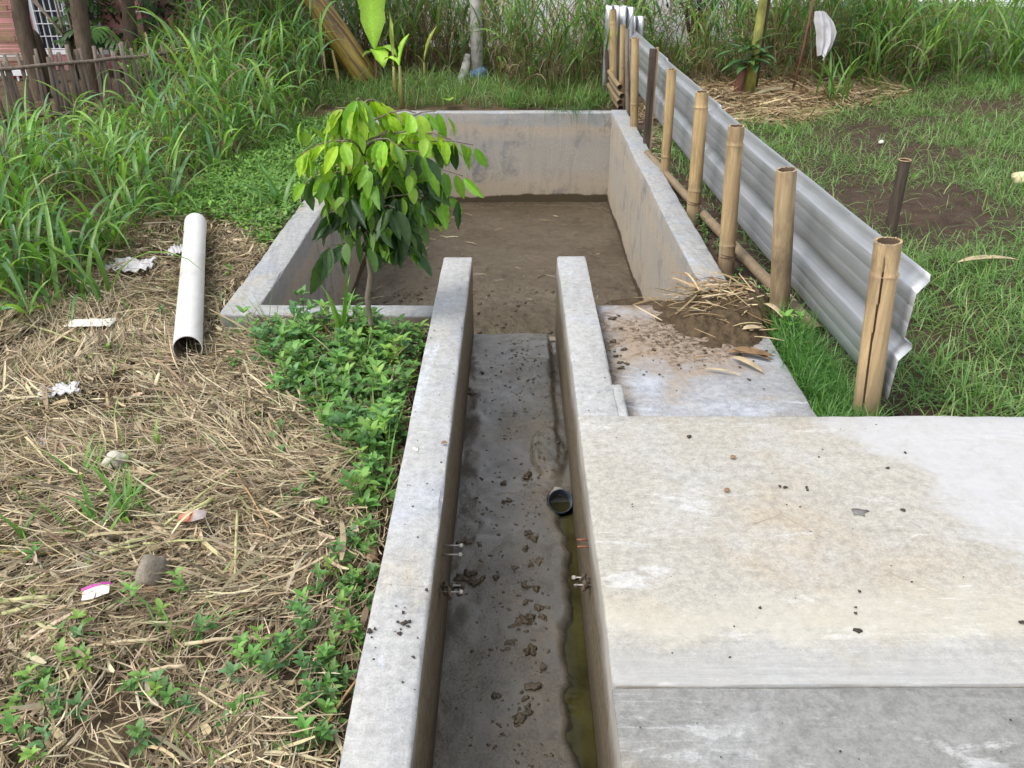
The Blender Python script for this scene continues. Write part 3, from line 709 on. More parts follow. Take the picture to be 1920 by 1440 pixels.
clods = [(880, 1018, .022), (862, 1020, .016), (900, 1022, .014), (865, 1085, .02), (880, 1075, .022), (890, 1092, .018), (862, 1098, .02), (905, 1085, .013), (930, 1083, .011),
         (985, 1030, .018), (1000, 1010, .016), (995, 1060, .014), (1010, 1055, .015), (985, 1100, .02), (1005, 1105, .022), (1010, 1140, .018), (985, 1130, .015), (980, 1165, .028), (995, 1158, .024),
         (970, 1172, .02), (1017, 1157, .014), (990, 1222, .022), (998, 1218, .018), (1018, 1250, .014), (1000, 1288, .022), (985, 1310, .014), (988, 1338, .018), (975, 1348, .016), (990, 1326, .014),
         (945, 942, .018), (955, 940, .016), (990, 890, .018), (985, 896, .014), (990, 1000, .013), (965, 1065, .012), (958, 1205, .016), (952, 1218, .012), (930, 1305, .012), (880, 730, .012), (885, 738, .015), (905, 700, .012),
         (990, 715, .015), (1000, 712, .013), (1010, 706, .01), (985, 772, .012), (1035, 850, .016), (1045, 830, .013), (1030, 860, .012), (1062, 845, .012), (945, 905, .011), (900, 945, .014), (912, 955, .012), (905, 965, .01)]
for i, (a, b, r) in enumerate(clods):
    p = G(a, b, CH_FLOOR); lump(mb, (p.x, p.y, CH_FLOOR + 0.002), r * rr.uniform(.6, .95), i, 0.45, 3, .5)
for i in range(520):
    y = rr.uniform(1.3, 4.1); x = rr.gauss(0.03, 0.11)
    if not CH_L + .01 < x < CH_R - .02: continue
    if y < 2.5 and x > .12: continue
    lump(mb, (x, y, float(floor_z(np.array([x]), np.array([y]))[0])), rr.choice([.003, .004, .005, .007]), 100 + i, 0.55, 1)
tag(mb.build('mud_clods', M['clod']), 'small dark mud clods scattered along the wet channel floor', 'mud', kind='stuff')

# mud shrinking away near the pond edge, plus twigs on the mud
mb = MB()
for i in range(620):
    x = rr.uniform(PX0 + .05, PX1 - .05); y = 3.9 + 2.2 * rr.random() ** 1.6; lump(mb, (x, y, float(mud_z(np.array([x]), np.array([y]))[0])), rr.choice([.006, .009, .012, .018]), 700 + i, 0.6, 1)
tag(mb.build('mud_crumbs', M['clod']), 'rough brown mud crumbs on the near half of the pond bottom', 'mud', kind='stuff')
rb = RB(); n = 120
p = np.column_stack([RNG.uniform(PX0 + .1, PX1 - .1, n), RNG.uniform(4.3, 8.2, n)]); base = np.column_stack([p, mud_z(p[:, 0], p[:, 1]) + .012])
rb.add(ribbons(base, RNG.uniform(0, 6.28, n), RNG.uniform(.03, .14, n), RNG.uniform(.004, .008, n), RNG.uniform(-.05, .25, n), RNG.uniform(0, .5, n), 3, prof='straw', roll=RNG.uniform(-1, 1, n), col=pick([(.32, .24, .14), (.12, .085, .05), (.45, .38, .26), (.08, .055, .035)], n)))
tag(rb.build('pond_twigs', M['straw']), 'small twigs and straw bits lying on the pond mud', 'twigs', kind='stuff')
rb = RB(); n = 150
p = np.column_stack([RNG.normal(0.0, .12, n), RNG.uniform(4.3, 5.3, n)]); p = p[(p[:, 0] > -.3)]; n = len(p); base = np.column_stack([p, mud_z(p[:, 0], p[:, 1]) - .005])
rb.add(ribbons(base, RNG.uniform(0, 6.28, n), RNG.uniform(.05, .13, n), .004, RNG.uniform(1.1, 1.5, n), RNG.uniform(0, .6, n), 4, col=pick([(.16, .20, .06), (.22, .22, .09)], n)))
tag(rb.build('grass_sprouts', M['grass']), 'sparse thin grass sprouts in the mud between the channel walls', 'grass', kind='stuff')

# drain pipe standing in the channel floor
dp = G(1051, 940, -0.415)
dr = thing('drain_pipe', 'short dark plastic drain pipe opening set in the channel floor', 'pipe', dp)
axis = Vector((0.03, -0.62, 0.78)).normalized(); c0 = Vector(dp)
mb = MB(); mb.tube([c0 - axis * .10, c0 - axis * .012, c0, c0 + axis * .004], [.046, .046, .048, .046], 28, False, False); mb.tube([c0 + axis * .004, c0 - axis * .004, c0 - axis * .09], [.046, .042, .042], 28, False, False); mb.build('pipe_mouth', M['pvc_grey'], dr)
mb = MB(); q = c0 - axis * .06; mb.tube([q, q + axis * .001], .0425, 24); o = mb.build('standing_water', plain('pipe_water', (.03, .03, .018), .25), dr)
mb = MB(); lump(mb, (dp.x, dp.y + .082, dp.z - .016), .026, 3, 0.5, 3, .4); mb.build('mortar_cap', M['mould'], dr)

# bolts sticking out of the channel walls
def bolt(px, py, z, sgn, L, label, mat, muddy=False, nut=True):
    xw = CH_L if sgn > 0 else CH_R
    d = _ray(px, py); t = xw / d[0]; p = Vector((xw, d[1] * t, CAM_H + d[2] * t))
    b = thing('anchor_bolt', label, 'bolt', p)
    mb = MB(); mb.tube([p - Vector((sgn * .01, 0, 0)), p + Vector((sgn * L, 0, 0))], .0032, 8); mb.build('shank', mat, b)
    if nut: mb = MB(); mb.tube([p + Vector((sgn * (L - .012), 0, 0)), p + Vector((sgn * (L - .003), 0, 0))], .0062, 6, smooth=False); mb.build('nut', M['nut'], b)
    if muddy:
        mb = MB(); lump(mb, p + Vector((sgn * L * .35, 0, -.004)), .014, int(px), 0.9, 3, .5); lump(mb, p + Vector((sgn * L * .8, .004, -.006)), .009, int(px) + 1, 0.9, 2, .5); mb.build('mud_coating', M['clod'], b)
bolt(831, 1023, 0, 1, .062, 'steel bolt with pale nut, farther of the clean pair in left channel wall', M['steel'])
bolt(829, 1040, 0, 1, .062, 'steel bolt with pale nut, nearer of the clean pair in left channel wall', M['steel'])
bolt(826, 1098, 0, 1, .06, 'mud-caked bolt sticking out, farther of the muddy pair in left channel wall', M['steel'], True, False)
bolt(824, 1110, 0, 1, .07, 'mud-caked bolt with pale tip, nearer of the muddy pair in left channel wall', M['steel'], True)
bolt(1103, 1012, 0, -1, .035, 'thin rusty rod, farther of the pair in right channel face', M['rust'], False, False)
bolt(1104, 1025, 0, -1, .035, 'thin rusty rod, nearer of the pair in right channel face', M['rust'], False, False)
bolt(1106, 1083, 0, -1, .055, 'muddy bolt with a pale nut in right channel face', M['steel'], True)
bolt(1108, 1097, 0, -1, .05, 'muddy bolt without nut in right channel face', M['steel'], True, False)

# ------------------------------------------------------------------ dirt heap on the pad
def heap_z(x, y):
    a = np.hypot((x - 0.96) / 0.33, (y - 3.60) / 0.30); b = np.hypot((x - 1.10) / 0.17, (y - 3.72) / 0.25)
    m = fbm(x * 14, y * 14, 120); f = fbm(x * 45, y * 45, 121, 3)
    e = 0.45 * (fbm(x * 6, y * 6, 122) - .5)
    h = 0.055 * sstep(1.1, 0.25, a + e) + 0.05 * sstep(1.1, 0.2, b + e)
    out = np.maximum(sstep(1.118, 1.135, x), sstep(PY0 - .01, PY0 + .01, y) * sstep(PX1 - .0, PX1 - .02, x))
    return TOP - .012 - .10 * out * sstep(0.8, 1.1, b + e) + h * (0.75 + 0.5 * m) + 0.05 * (m - .35) * sstep(1.15, 0.7, a + e) + 0.03 * (f - .5) * sstep(1.1, .7, a + e)
hp = thing('dirt_heap', 'low heap of brown mud and dry stalks dumped on the cement pad', 'dirt', (0.96, 3.55, TOP))
obj('soil', grid_mesh('soil', 0.50, 1.34, 3.10, 4.06, 130, 140, heap_z), M['heap'], hp)
mb = MB()
for i in range(130):
    x = rr.gauss(.74, .22); y = rr.gauss(3.28, .2)
    if not (CH_R + WALL + .01 < x < 1.1 and 2.75 < y < 3.74): continue
    lump(mb, (x, y, TOP + .001), rr.choice([.0025, .003, .004, .006, .008]), 900 + i, 0.5, 1)
for (a, b, r) in [(1148, 597, .022), (1160, 592, .012), (1165, 616, .012), (1150, 640, .02), (1170, 655, .018), (1155, 668, .016), (1165, 690, .02), (1175, 682, .015), (1162, 680, .014)]:
    p = G(a, b, TOP); lump(mb, (p.x, p.y, TOP + .001), r * .62, int(a), .4, 3, .55)
mb.build('crumbs', M['clod'], hp)['kind'] = 'stuff'
rb = RB(); n = 230
p = np.column_stack([RNG.normal(1.02, .14, n), RNG.normal(3.72, .14, n)]); base = np.column_stack([p, np.maximum(heap_z(p[:, 0], p[:, 1]), TOP) + RNG.uniform(0.004, .03, n)])
rb.add(ribbons(base, RNG.normal(2.6, .8, n), RNG.uniform(.04, .2, n), RNG.uniform(.003, .010, n), RNG.uniform(-.3, .35, n), RNG.uniform(-.2, .7, n), 4, prof='straw', roll=RNG.uniform(-1, 1, n), col=pick([(.46, .35, .2), (.34, .25, .14), (.24, .165, .09), (.55, .45, .29)], n)))
rb.build('dry_stalks', M['straw'], hp)['kind'] = 'stuff'
def single_ribbon(name, base, az, L, W, e0, droop, mat, label, cat, segs=7, fold=0.3, prof='leaf', col=(.3, .2, .1), roll=0.0, azc=0.0, group=None, thick=0.002, parent=None):
    V, Q, C = ribbons(np.array([base]), az, L, W, e0, droop, segs, fold, prof, roll=roll, col=np.array([col]), azc=azc)
    me = raw_mesh(name, V, Q, None, C); o = obj(name, me, mat, parent)
    sm = o.modifiers.new('thickness', 'SOLIDIFY'); sm.thickness = thick
    return tag(o, label, cat, group) if label else o
for (px, py, az, L, W, lb, m) in [(1372, 655, -0.5, .17, .05, 'curled dark brown husk at the front edge of the dirt heap', 'husk'), (1452, 668, 3.0, .20, .045, 'long flat brown husk beside the grass at the pad corner', 'husk'),
                                  (1372, 668, -1.0, .17, .035, 'pointed tan husk lying below the dirt heap', 'husk_pale'), (1428, 590, -1.1, .16, .03, 'narrow tan husk standing on the heap near the bamboo post', 'husk_pale'),
                                  (1390, 628, 0.1, .10, .035, 'short pale husk in the middle of the dirt heap', 'husk_pale'), (1318, 690, -0.3, .15, .012, 'thin pale dry stalk lying alone on the bluish pad', 'husk_pale'),
                                  (1300, 672, 0.45, .07, .01, 'thin twig at the edge of the dirt below the heap', 'husk')]:
    p = G(px, py, TOP + .015); z = max(TOP, float(heap_z(np.array([p.x]), np.array([p.y]))[0])) + .012
    single_ribbon('dry_husk', (p.x, p.y, z), az, L, W, .12, .35, M[m], lb, 'husk', 7, .5, 'leaf', azc=random.uniform(-.4, .4))

# ------------------------------------------------------------------ bamboo and sheet metal fence
def bamboo_post(base, top, r, label, mat, nodes, ties=(), crack=False, name='bamboo_post', hollow=True, group=None):
    base = Vector(base); top = Vector(top); L = (top - base).length
    t = thing(name, label, 'post', base, group)
    zs = list(np.linspace(0, L, 22)); rad = []
    for k in nodes: zs += [k - .018, k - .006, k, k + .007, k + .02]
    zs = sorted(z for z in zs if 0 <= z <= L)
    ring_n = 80 if crack else 28
    d = (top - base).normalized(); u = d.cross(Vector((0, 1, 0))).normalized(); v = u.cross(d).normalized()
    mb = MB(); vs = []; fs = []
    rr = random.Random(int(abs(base.y) * 1000))
    for z in zs:
        rz = r * (1.03 - 0.06 * z / L)
        for k in nodes:
            rz *= 1 + 0.045 * math.exp(-((z - k) / .007) ** 2) - 0.035 * math.exp(-((z - k - .017) / .009) ** 2)
        bow = Vector((math.sin(z * 2.2 + base.y) * .004, math.cos(z * 1.7) * .003, 0))
        cut = 0.006 * math.sin(base.y * 9) if z == zs[-1] else 0
        for k in range(ring_n):
            a = 2 * math.pi * k / ring_n; q = rz * (1 + .012 * math.sin(2 * a + base.y))
            if crack and k == int(ring_n * 0.845 + 1.2 * math.sin(z * 7)) and 0.06 < z < L - .07: q *= 0.62
            jag = (rr.uniform(-.003, .003)) if z == zs[-1] else 0
            vs.append(base + d * (z + jag) + bow + (u * math.cos(a) + v * math.sin(a)) * q)
    for i in range(len(zs) - 1):
        for k in range(ring_n):
            a = i * ring_n + k; b = i * ring_n + (k + 1) % ring_n; fs.append((a, b, b + ring_n, a + ring_n))
    mb.add(vs, fs, 0, True)
    if crack:
        kc = int(ring_n * 0.845)
        for i, f in enumerate(mb.f):
            z = zs[i // ring_n]; kk = int(ring_n * 0.845 + 1.2 * math.sin(z * 7))
            if 0.06 < z < L - .10 and i % ring_n in (kk - 1, kk): mb.m[i] = 1
    n0 = len(vs) - ring_n; ctr = top
    # the cut end: wall thickness, then the membrane a little down
    rim = [ctr + (p - ctr) * 0.80 for p in vs[n0:]]; low = [p - d * .018 for p in rim]
    o = len(mb.v); mb.v += [tuple(p) for p in vs[n0:]] + [tuple(p) for p in rim] + [tuple(p) for p in low]
    for k in range(ring_n):
        k2 = (k + 1) % ring_n
        mb.f.append([o + k, o + k2, o + ring_n + k2, o + ring_n + k]); mb.m.append(0); mb.sm.append(False)
        mb.f.append([o + ring_n + k, o + ring_n + k2, o + 2 * ring_n + k2, o + 2 * ring_n + k]); mb.m.append(1); mb.sm.append(True)
    mb.f.append([o + 2 * ring_n + k for k in range(ring_n)]); mb.m.append(1); mb.sm.append(False)
    cu = mb.mesh('culm'); cu.transform(Matrix.Translation(-base))
    o = obj('culm', cu, [mat, M['hollow']]); o.parent = t
    for k in nodes:
        p = base + d * k; mb = MB(); mb.ring(p, r * 1.02, r * 1.02, .0014, 26, 6); mb.build('node_ring', mat, t)
    for k in ties:
        p = base + d * k; mb = MB(); mb.ring(p, r * 1.05, r * 1.05, .0022, 24, 5, tilt=.12); mb.ring(p + Vector((0, 0, .008)), r * 1.05, r * 1.05, .0022, 24, 5, tilt=-.1); mb.build('wire_tie', M['wire'], t)
    return t
B = M['bamboo']
def PB(px, py): p = G(px, py, -.15); return Vector((p.x, p.y, -0.19))
posts = [((1622, 790), (1668, 452), 2.785, .047, 'nearest bamboo post, split by a long dark vertical crack', B[0], [.64], [], True),
         ((1463, 612), (1476, 318), 3.648, .0455, 'bamboo post with blackened top standing beside the dirt heap', B[2], [.16], [.11], False),
         ((1363, 508), (1381, 236), 4.367, .0425, 'smooth tan bamboo post, third from the near end of the metal fence', B[0], [.72, .19], [.13], False),
         ((1300, 415), (1316, 172), 5.233, .041, 'tall bamboo post with a wire tie at its foot, fourth from the near end', B[1], [.74, .24], [.16], False),
         ((1246, 340), (1259, 130), 6.16, .034, 'golden bamboo post standing just in front of the dark timber post', B[1], [.22], [], False),
         ((1188, 252), (1191, 71), 7.714, .034, 'bright bamboo post right behind the dark timber post', B[1], [.30], [], False),
         ((1165, 205), (1169, 47), 8.85, .028, 'slim bamboo post left of the bright post at the far corner', B[1], [.45], [], False),
         ((1150, 190), (1150, 18), 9.279, .038, 'tallest bamboo post at the far end of the fence', B[1], [.80], [], False)]
for (b, t_, Y, r, lb, m, nd, ti, ck) in posts:
    tp = GY(t_[0], t_[1], Y); bp = PB(*b); tp.y = bp.y
    bamboo_post(bp, tp, r, lb, m, nd, ti, ck, group='bamboo fence posts')
p = PB(1177, 219); tp = GY(1176, 54, p.y)
bamboo_post(p, tp, .021, 'thin grey weathered bamboo stake pressed against the slim post at far corner', M['bamboo_grey'], [.3, .55], group='bamboo fence posts')
p = PB(1140, 190); tp = GY(1138, 94, p.y)
bamboo_post(p, tp, .02, 'short dark bamboo stub left of the tallest post', M['wood_dark'], [.25], group='bamboo fence posts')
# dark timber post made of two split boards
bp = PB(1212, 284); tt = GY(1217, 94, bp.y)
tm = thing('timber_post', 'dark weathered timber post with a tan strip on one side', 'post', bp)
mb = MB(); mb.box(bp.x - .032, bp.x + .016, bp.y - .03, bp.y + .02, -.2, tt.z + .01); mb.box(bp.x - .030, bp.x - .006, bp.y - .034, bp.y - .0302, -.1, tt.z - .04); mb.build('dark_board', M['wood_dark'], tm)
mb = MB(); mb.box(bp.x + .019, bp.x + .034, bp.y - .022, bp.y + .02, -.2, tt.z + .02); mb.build('tan_strip', M['wood_tan'], tm)

# horizontal rails
def pole_rail(a, b, r, label, mat, nodes):
    a = Vector(a); b = Vector(b); t = thing('bamboo_rail', label, 'rail', a, 'bamboo rails')
    d = (b - a); L = d.length; d.normalize(); n = 60
    pts = []; rad = []
    zs = sorted(list(np.linspace(0, L, 30)) + [k + e for k in nodes for e in (-.012, 0, .012) if 0 < k + e < L])
    for z in zs:
        pts.append(a + d * z + Vector((0, 0, -.012 * math.sin(math.pi * z / L)))); rad.append(r * (1 - .15 * z / L) * (1.09 if any(abs(z - k) < 1e-6 for k in nodes) else 1))
    mb = MB(); mb.tube(pts, rad, 16, False, False); mb.build('culm', mat, t)
    mb = MB(); mb.tube([pts[0], pts[0] + d * .03], [r, r * .8], 16, False, True); mb.build('cut_end', M['hollow'], t)
    return t
pole_rail(G(1534, 624, -.095), G(1213, 287, -.085), .031, 'long bamboo pole lying along the foot of the metal fence', M['bamboo'][0], [.35, .75, 1.15, 1.6, 2.05, 2.5, 3.0])
for i, (dx, z, Y0, Y1) in enumerate([(0.0, .10, 8.62, 9.35), (.012, .035, 8.52, 9.35), (.0, -.03, 8.56, 9.35), (.015, -.095, 8.62, 9.35)]):
    pole_rail((1.035 + dx + .05 * 0, Y0, z), (.985 + dx, Y1, z + .06), .026, ['topmost', 'second from top', 'third from top', 'lowest'][i] + ' of four short bamboo poles stacked behind the far pond corner', M['bamboo'][0], [.25, .5])

# corrugated sheets
PROF = [(.030, .004), (.034, -.022), (.003, -.064), (0, -.067), (0, -.118), (.0007, -.120), (0, -.122), (0, -.180), (.0007, -.182), (0, -.184), (0, -.240), (.003, -.243), (.034, -.262), (.036, -.282), (.003, -.326), (0, -.329), (0, -.384), (.0007, -.386), (0, -.388), (0, -.440), (.0007, -.442), (0, -.444), (0, -.492), (.003, -.495), (.034, -.530)]
def sheet(y0, y1, label, off=0.0, seed=0, lift=0.0):
    def line_x(y): return 1.405 + (y - 2.8) * (1.150 - 1.405) / (8.6 - 2.8) - .028 * math.sin((y - 2.8) / 5.8 * math.pi)
    def line_z(y): return 0.452 + (y - 2.8) * (.556 - .452) / (8.6 - 2.8)
    ys = np.linspace(y0, y1, int((y1 - y0) / .12) + 2); V = []; Q = []; n = len(PROF)
    for j, y in enumerate(ys):
        for (o, dz) in PROF:
            w = .003 * (fbm(y * 1.3 + seed, dz * .8, 200, 2) - .5) * 2
            hshrink = 1.0 - 0.10 * (y - 2.8) / 5.8
            V.append((line_x(y) + o + off + w + .10 * (dz + .0) * -1 * -.25, y, line_z(y) + dz * hshrink + lift + .006 * (fbm(y * 2.3 + seed, 1.0, 201, 3) - .5)))
    for j in range(len(ys) - 1):
        for i in range(n - 1): a = j * n + i; Q.append((a, a + 1, a + n + 1, a + n))
    me = raw_mesh('corrugated_sheet', V, Q, smooth=False)
    o = obj('corrugated_sheet', me, M['zinc']); sm = o.modifiers.new('thickness', 'SOLIDIFY'); sm.thickness = .0012
    tag(o, label, 'metal sheet', 'corrugated fence sheets')
sheet(2.76, 5.62, 'nearest long corrugated zinc sheet with a bent open end by the split bamboo post', 0, 1)
sheet(5.50, 7.36, 'middle corrugated zinc sheet behind the golden bamboo post', .010, 2, .006)
sheet(7.24, 8.95, 'far corrugated zinc sheet behind the dark timber post', .018, 3, .012)
def upright_sheet(x0, x1, y, ztop, label, seed):
    xs = []; x = x0
    while x < x1: xs += [(x, 0), (x + .035, 0), (x + .045, .022), (x + .065, .022), (x + .075, 0)]; x += .075
    V = []; Q = []; zs = np.linspace(-.2, ztop, 8); n = len(xs)
    for z in zs:
        for (a, d) in xs: V.append((a, y - d + .02 * (a - x0) + .008 * math.sin(z * 4 + seed), z))
    for j in range(len(zs) - 1):
        for i in range(n - 1): a = j * n + i; Q.append((a, a + n, a + n + 1, a + 1))
    o = obj('upright_sheet', raw_mesh('upright_sheet', V, Q, smooth=False), M['zinc']); o.modifiers.new('thickness', 'SOLIDIFY').thickness = .0012
    tag(o, label, 'metal sheet', 'upright fence sheets')
upright_sheet(.94, 1.09, 9.42, .76, 'upright zinc sheet behind the tallest bamboo post at far corner', 1)
upright_sheet(1.07, 1.20, 9.34, .755, 'upright zinc sheet in the middle of the three at far corner', 2)
upright_sheet(1.19, 1.29, 9.46, .66, 'lowest upright zinc sheet at the far corner, right of the others', 3)

# dark stake in the right field
bp = G(1668, 440, -.15); tp = GY(1697, 300, bp.y)
st = thing('stake', 'dark weathered bamboo stake leaning in the tilled soil behind the fence', 'stake', bp)
mb = MB(); mb.tube([bp - Vector((0, 0, .05)), bp.lerp(tp, .5), tp], [.036, .034, .034], 18, False, False); mb.build('shaft', M['wood_dark'], st)
mb = MB(); mb.ring(tp, .034, .034, .004, 18, 5); mb.tube([tp - Vector((0, 0, .02)), tp - Vector((0, 0, .018))], .033, 18); mb.build('cut_top', M['wood_tan'], st)

# ------------------------------------------------------------------ white pipe
pa = G(352, 655, -.075); pb = G(367, 420, -.06); pa.z = -.072; pb.z = -.055
pp = thing('plastic_pipe', 'long white plastic pipe lying open-ended on the straw', 'pipe', pa)
d = (pb - pa).normalized()
mb = MB(); mb.tube([pa, pa + d * .4, pa + d * .9, pb - d * .14, pb - d * .135, pb], [.060, .060, .060, .060, .063, .063], 40, False, False)
mb.tube([pa, pa + d * .0005], [.060, .0565], 40, False, False); mb.tube([pb, pb + d * .0005], [.063, .057], 40, False, False); mb.build('pipe_wall', M['pvc'], pp)
mb = MB(); mb.tube([pb, pa], .0565, 40, False, False); mb.build('pipe_bore', M['pvc_in'], pp)
mb = MB(); lump(mb, pa + d * .05 + Vector((0.008, 0, -.042)), .035, 4, .4); mb.build('soil_inside', M['clod'], pp)

# ------------------------------------------------------------------ background: walls, house, trees
bw = thing('boundary_wall', 'white painted boundary wall glimpsed behind the tall grass', 'wall', (-0.5, 13.4, -.15))
mb = MB(); mb.box(-4.2, 3.2, 13.3, 13.45, -.3, 2.3); mb.build('wall', M['white_wall'], bw)
mb = MB(); mb.box(-4.25, 3.25, 13.26, 13.49, 2.302, 2.40); mb.build('coping', M['grey_wall'], bw)
lw = thing('low_wall', 'low grey cement wall with pale coping behind the white cloth', 'wall', (4.5, 12.4, -.15))
mb = MB(); mb.box(3.3, 9.5, 12.4, 12.55, -.3, .50); mb.build('wall', M['grey_wall'], lw)
mb = MB(); mb.box(3.26, 9.5, 12.36, 12.59, .502, .57); mb.build('coping', M['white_wall'], lw)

HY = 10.7
hs_ = thing('house', 'pink house with barred window and bamboo blind at far left', 'house', (-6.5, HY, -.15))
def hx(px, py): return GY(px, py, HY)
mb = MB(); mb.box(-11, -4.3, HY, HY + 4, -.4, 2.6); mb.build('wall', M['pink'], hs_)
mb = MB(); mb.box(-11.2, -4.1, HY - .5, HY + 4.3, 2.602, 2.72); mb.build('roof', M['grey_wall'], hs_)
a = hx(0, 103); mb = MB(); mb.box(-11, -5.62, HY - .05, HY - .002, a.z - .06, a.z + .02); mb.build('ledge', M['white_paint'], hs_)
# window with grille
x0, x1, z0, z1 = -5.50, -4.82, .20, 1.55
win = MB(); win.box(x0, x1, HY - .02, HY - .004, z0, z1); wo_ = win.build('window', M['glass'], hs_)
def bar(ax, bx, az_, bz, nm='grille_bar', m='white_paint', y0=.07, y1=.05): q = MB(); q.box(ax, bx, HY - y0, HY - y1, az_, bz); return q.build(nm, M[m], wo_)
for i in range(11): xx = x0 + (x1 - x0) * i / 10; bar(xx - .004, xx + .004, z0, z1)
for i in range(11): zz = z0 + (z1 - z0) * i / 10; bar(x0, x1, zz - .004, zz + .004, y0=.082, y1=.0705)
for (ax, bx) in ((x0 - .05, x0), (x0 + .26, x0 + .295), (x0 + .335, x0 + .365), (x1, x1 + .05)): bar(ax, bx, z0 - .0, z1, 'frame_post', 'white_paint', .045, .0205)
q = MB(); q.box(x0 - .1, x1 + .1, HY - .10, HY - .0845, z0 - .06, z0 - .012); q.build('sill', M['white_paint'], wo_)
q = MB(); q.box(-5.66, -5.60, HY - .12, HY - .053, -.3, 2.5); q.build('downpipe', M['blue_grey'], hs_)
# bamboo blind, slat by slat
bl = thing('bamboo_blind', 'brown bamboo blind hanging against the pink wall at far left', 'blind', (-5.85, HY - .2, .7))
rr2 = random.Random(3); z = -.02
while z < .95:
    if rr2.random() < .86:
        mb = MB(); e = rr2.uniform(-.02, .02); mb.box(-5.98 + e, -5.70 + e, HY - .20, HY - .19, z, z + .011); mb.build('slat', M['blind'], bl)
    z += .0165
mb = MB()
for zz in (.30, .62, .85): mb = MB(); mb.box(-5.97, -5.71, HY - .22, HY - .205, zz, zz + .055); mb.build('batten', M['blind'], bl)

# white railing
rl = thing('white_railing', 'white painted metal railing in front of the pink house', 'railing', (-5.6, 9.75, -.15))
RY = 9.8; ra = GY(0, 136, RY); rc = GY(60, 136, RY)
mb = MB(); mb.box(ra.x - .9, rc.x, RY - .02, RY + .02, ra.z - .03, ra.z + .025); mb.build('top_rail', M['white_paint'], rl)
mb = MB(); mb.box(ra.x - .9, rc.x, RY - .02, RY + .02, -.22, -.18); mb.build('bottom_rail', M['white_paint'], rl)
for i in range(16):
    xx = rc.x - .02 - i * .073; mb = MB(); mb.box(xx - .009, xx + .009, RY - .009, RY + .009, -.178, ra.z - .032); mb.build('bar', M['white_paint'], rl)
mb = MB(); lump(mb, (ra.x + .07, RY + .3, ra.z - .06), .13, 8, .5); tag(mb.build('red_cloth', M['red']), 'crumpled red cloth behind the white railing', 'cloth')

# picket fence
pf = thing('picket_fence', 'leaning weathered bamboo picket fence at the left edge', 'fence', (-3.9, 8.3, -.1))
fa, fb = Vector((-4.35, 7.85, 0)), Vector((-3.28, 8.75, 0)); fl = (fb - fa).length; fd = (fb - fa).normalized()
def on_f(s, z, off=0): p = fa + fd * s; return Vector((p.x + fd.y * off, p.y - fd.x * off, z))
s_ = -.35
while s_ < fl + .15:
    h = rr2.uniform(.42, .53) + .02 * math.sin(s_ * 3); le = rr2.uniform(-.05, .05); rad = rr2.uniform(.014, .021)
    mb = MB(); p0 = on_f(s_, -.2); p1 = on_f(s_ + le, h); mb.tube([p0, p0.lerp(p1, .5) + Vector((rr2.uniform(-.006, .006), 0, 0)), p1], [rad, rad * .95, rad * .9], 8, jit=.06, seed=int(s_ * 1000)); mb.build('picket', M['picket'], pf)
    s_ += rr2.uniform(.036, .066)
for (z0_, z1_) in ((.385, .41), (-.03, .0)):
    mb = MB(); n_ = 10; mb.tube([on_f(-.3 + (fl + .5) * i / n_, z0_ + (z1_ - z0_) * i / n_ + rr2.uniform(-.008, .008), .034) for i in range(n_ + 1)], .016, 8); mb.build('rail', M['picket'], pf)

# trees
def tree(base, top, r0, r1, label, crown_n=700, seed=0, name='garden_tree', crown_r=.9):
    base = Vector(base); top = Vector(top); t = thing(name, label, 'tree', base)
    d = top - base; far = base + d * 2.9
    mb = MB(); n_ = 14; pts = [base + (far - base) * (i / n_) + Vector((.03 * math.sin(i * .9 + seed), .02 * math.cos(i + seed), 0)) for i in range(n_ + 1)]
    mb.tube([base - Vector((0, 0, .1))] + pts, [r0 * 1.3] + [r0 + (r1 - r0) * i / n_ for i in range(n_ + 1)], 14, jit=.07, seed=seed)
    rr_ = random.Random(seed)
    for k in range(5):
        a = rr_.uniform(0, 6.28); q = far - Vector((0, 0, rr_.uniform(0, .4))); e = q + Vector((math.cos(a) * .6, math.sin(a) * .6, rr_.uniform(.2, .6))); mb.tube([q, q.lerp(e, .5) + Vector((0, 0, .08)), e], [r1 * .6, r1 * .4, .012], 7)
    mb.build('trunk', M['bark'], t)
    rg = np.random.default_rng(seed); cp = np.array(far) + np.column_stack([rg.normal(0, crown_r * .5, crown_n), rg.normal(0, crown_r * .5, crown_n), np.abs(rg.normal(.35, .35, crown_n))])
    rb = RB(); rb.add(ribbons(cp, rg.uniform(0, 6.28, crown_n), rg.uniform(.10, .2, crown_n), rg.uniform(.04, .08, crown_n), rg.uniform(-.6, .7, crown_n), rg.uniform(.2, 1.2, crown_n), 3, .2, 'leaf', col=pick([(.04, .09, .02), (.06, .12, .03), (.08, .14, .03)], crown_n, rg)))
    rb.build('crown', M['leaf'], t)
tree(G(78, 195, -.12), GY(38, 0, G(78, 195, -.12).y), .085, .06, 'leaning bark-covered tree trunk beside the barred window', seed=1)
tree(G(186, 195, -.12), GY(146, 0, G(186, 195, -.12).y), .085, .06, 'slanted brown tree trunk behind the middle of the picket fence', seed=2)
tree(G(268, 180, -.12), GY(234, 0, G(268, 180, -.12).y), .07, .05, 'thin dark tree trunk at the right end of the picket fence', seed=3)
bp = GY(70, 95, 9.7); mb = MB(); mb.tube([(bp.x + .03, 9.7, -.2), (bp.x + .01, 9.7, .1), (bp.x - .02, 9.7, .44), (bp.x - .03, 9.7, .50)], [.10, .09, .085, .05], 12, jit=.14, seed=4); tag(mb.build('tree_stump', M['bark']), 'broken mossy stump between the leaning trunk and window', 'stump')

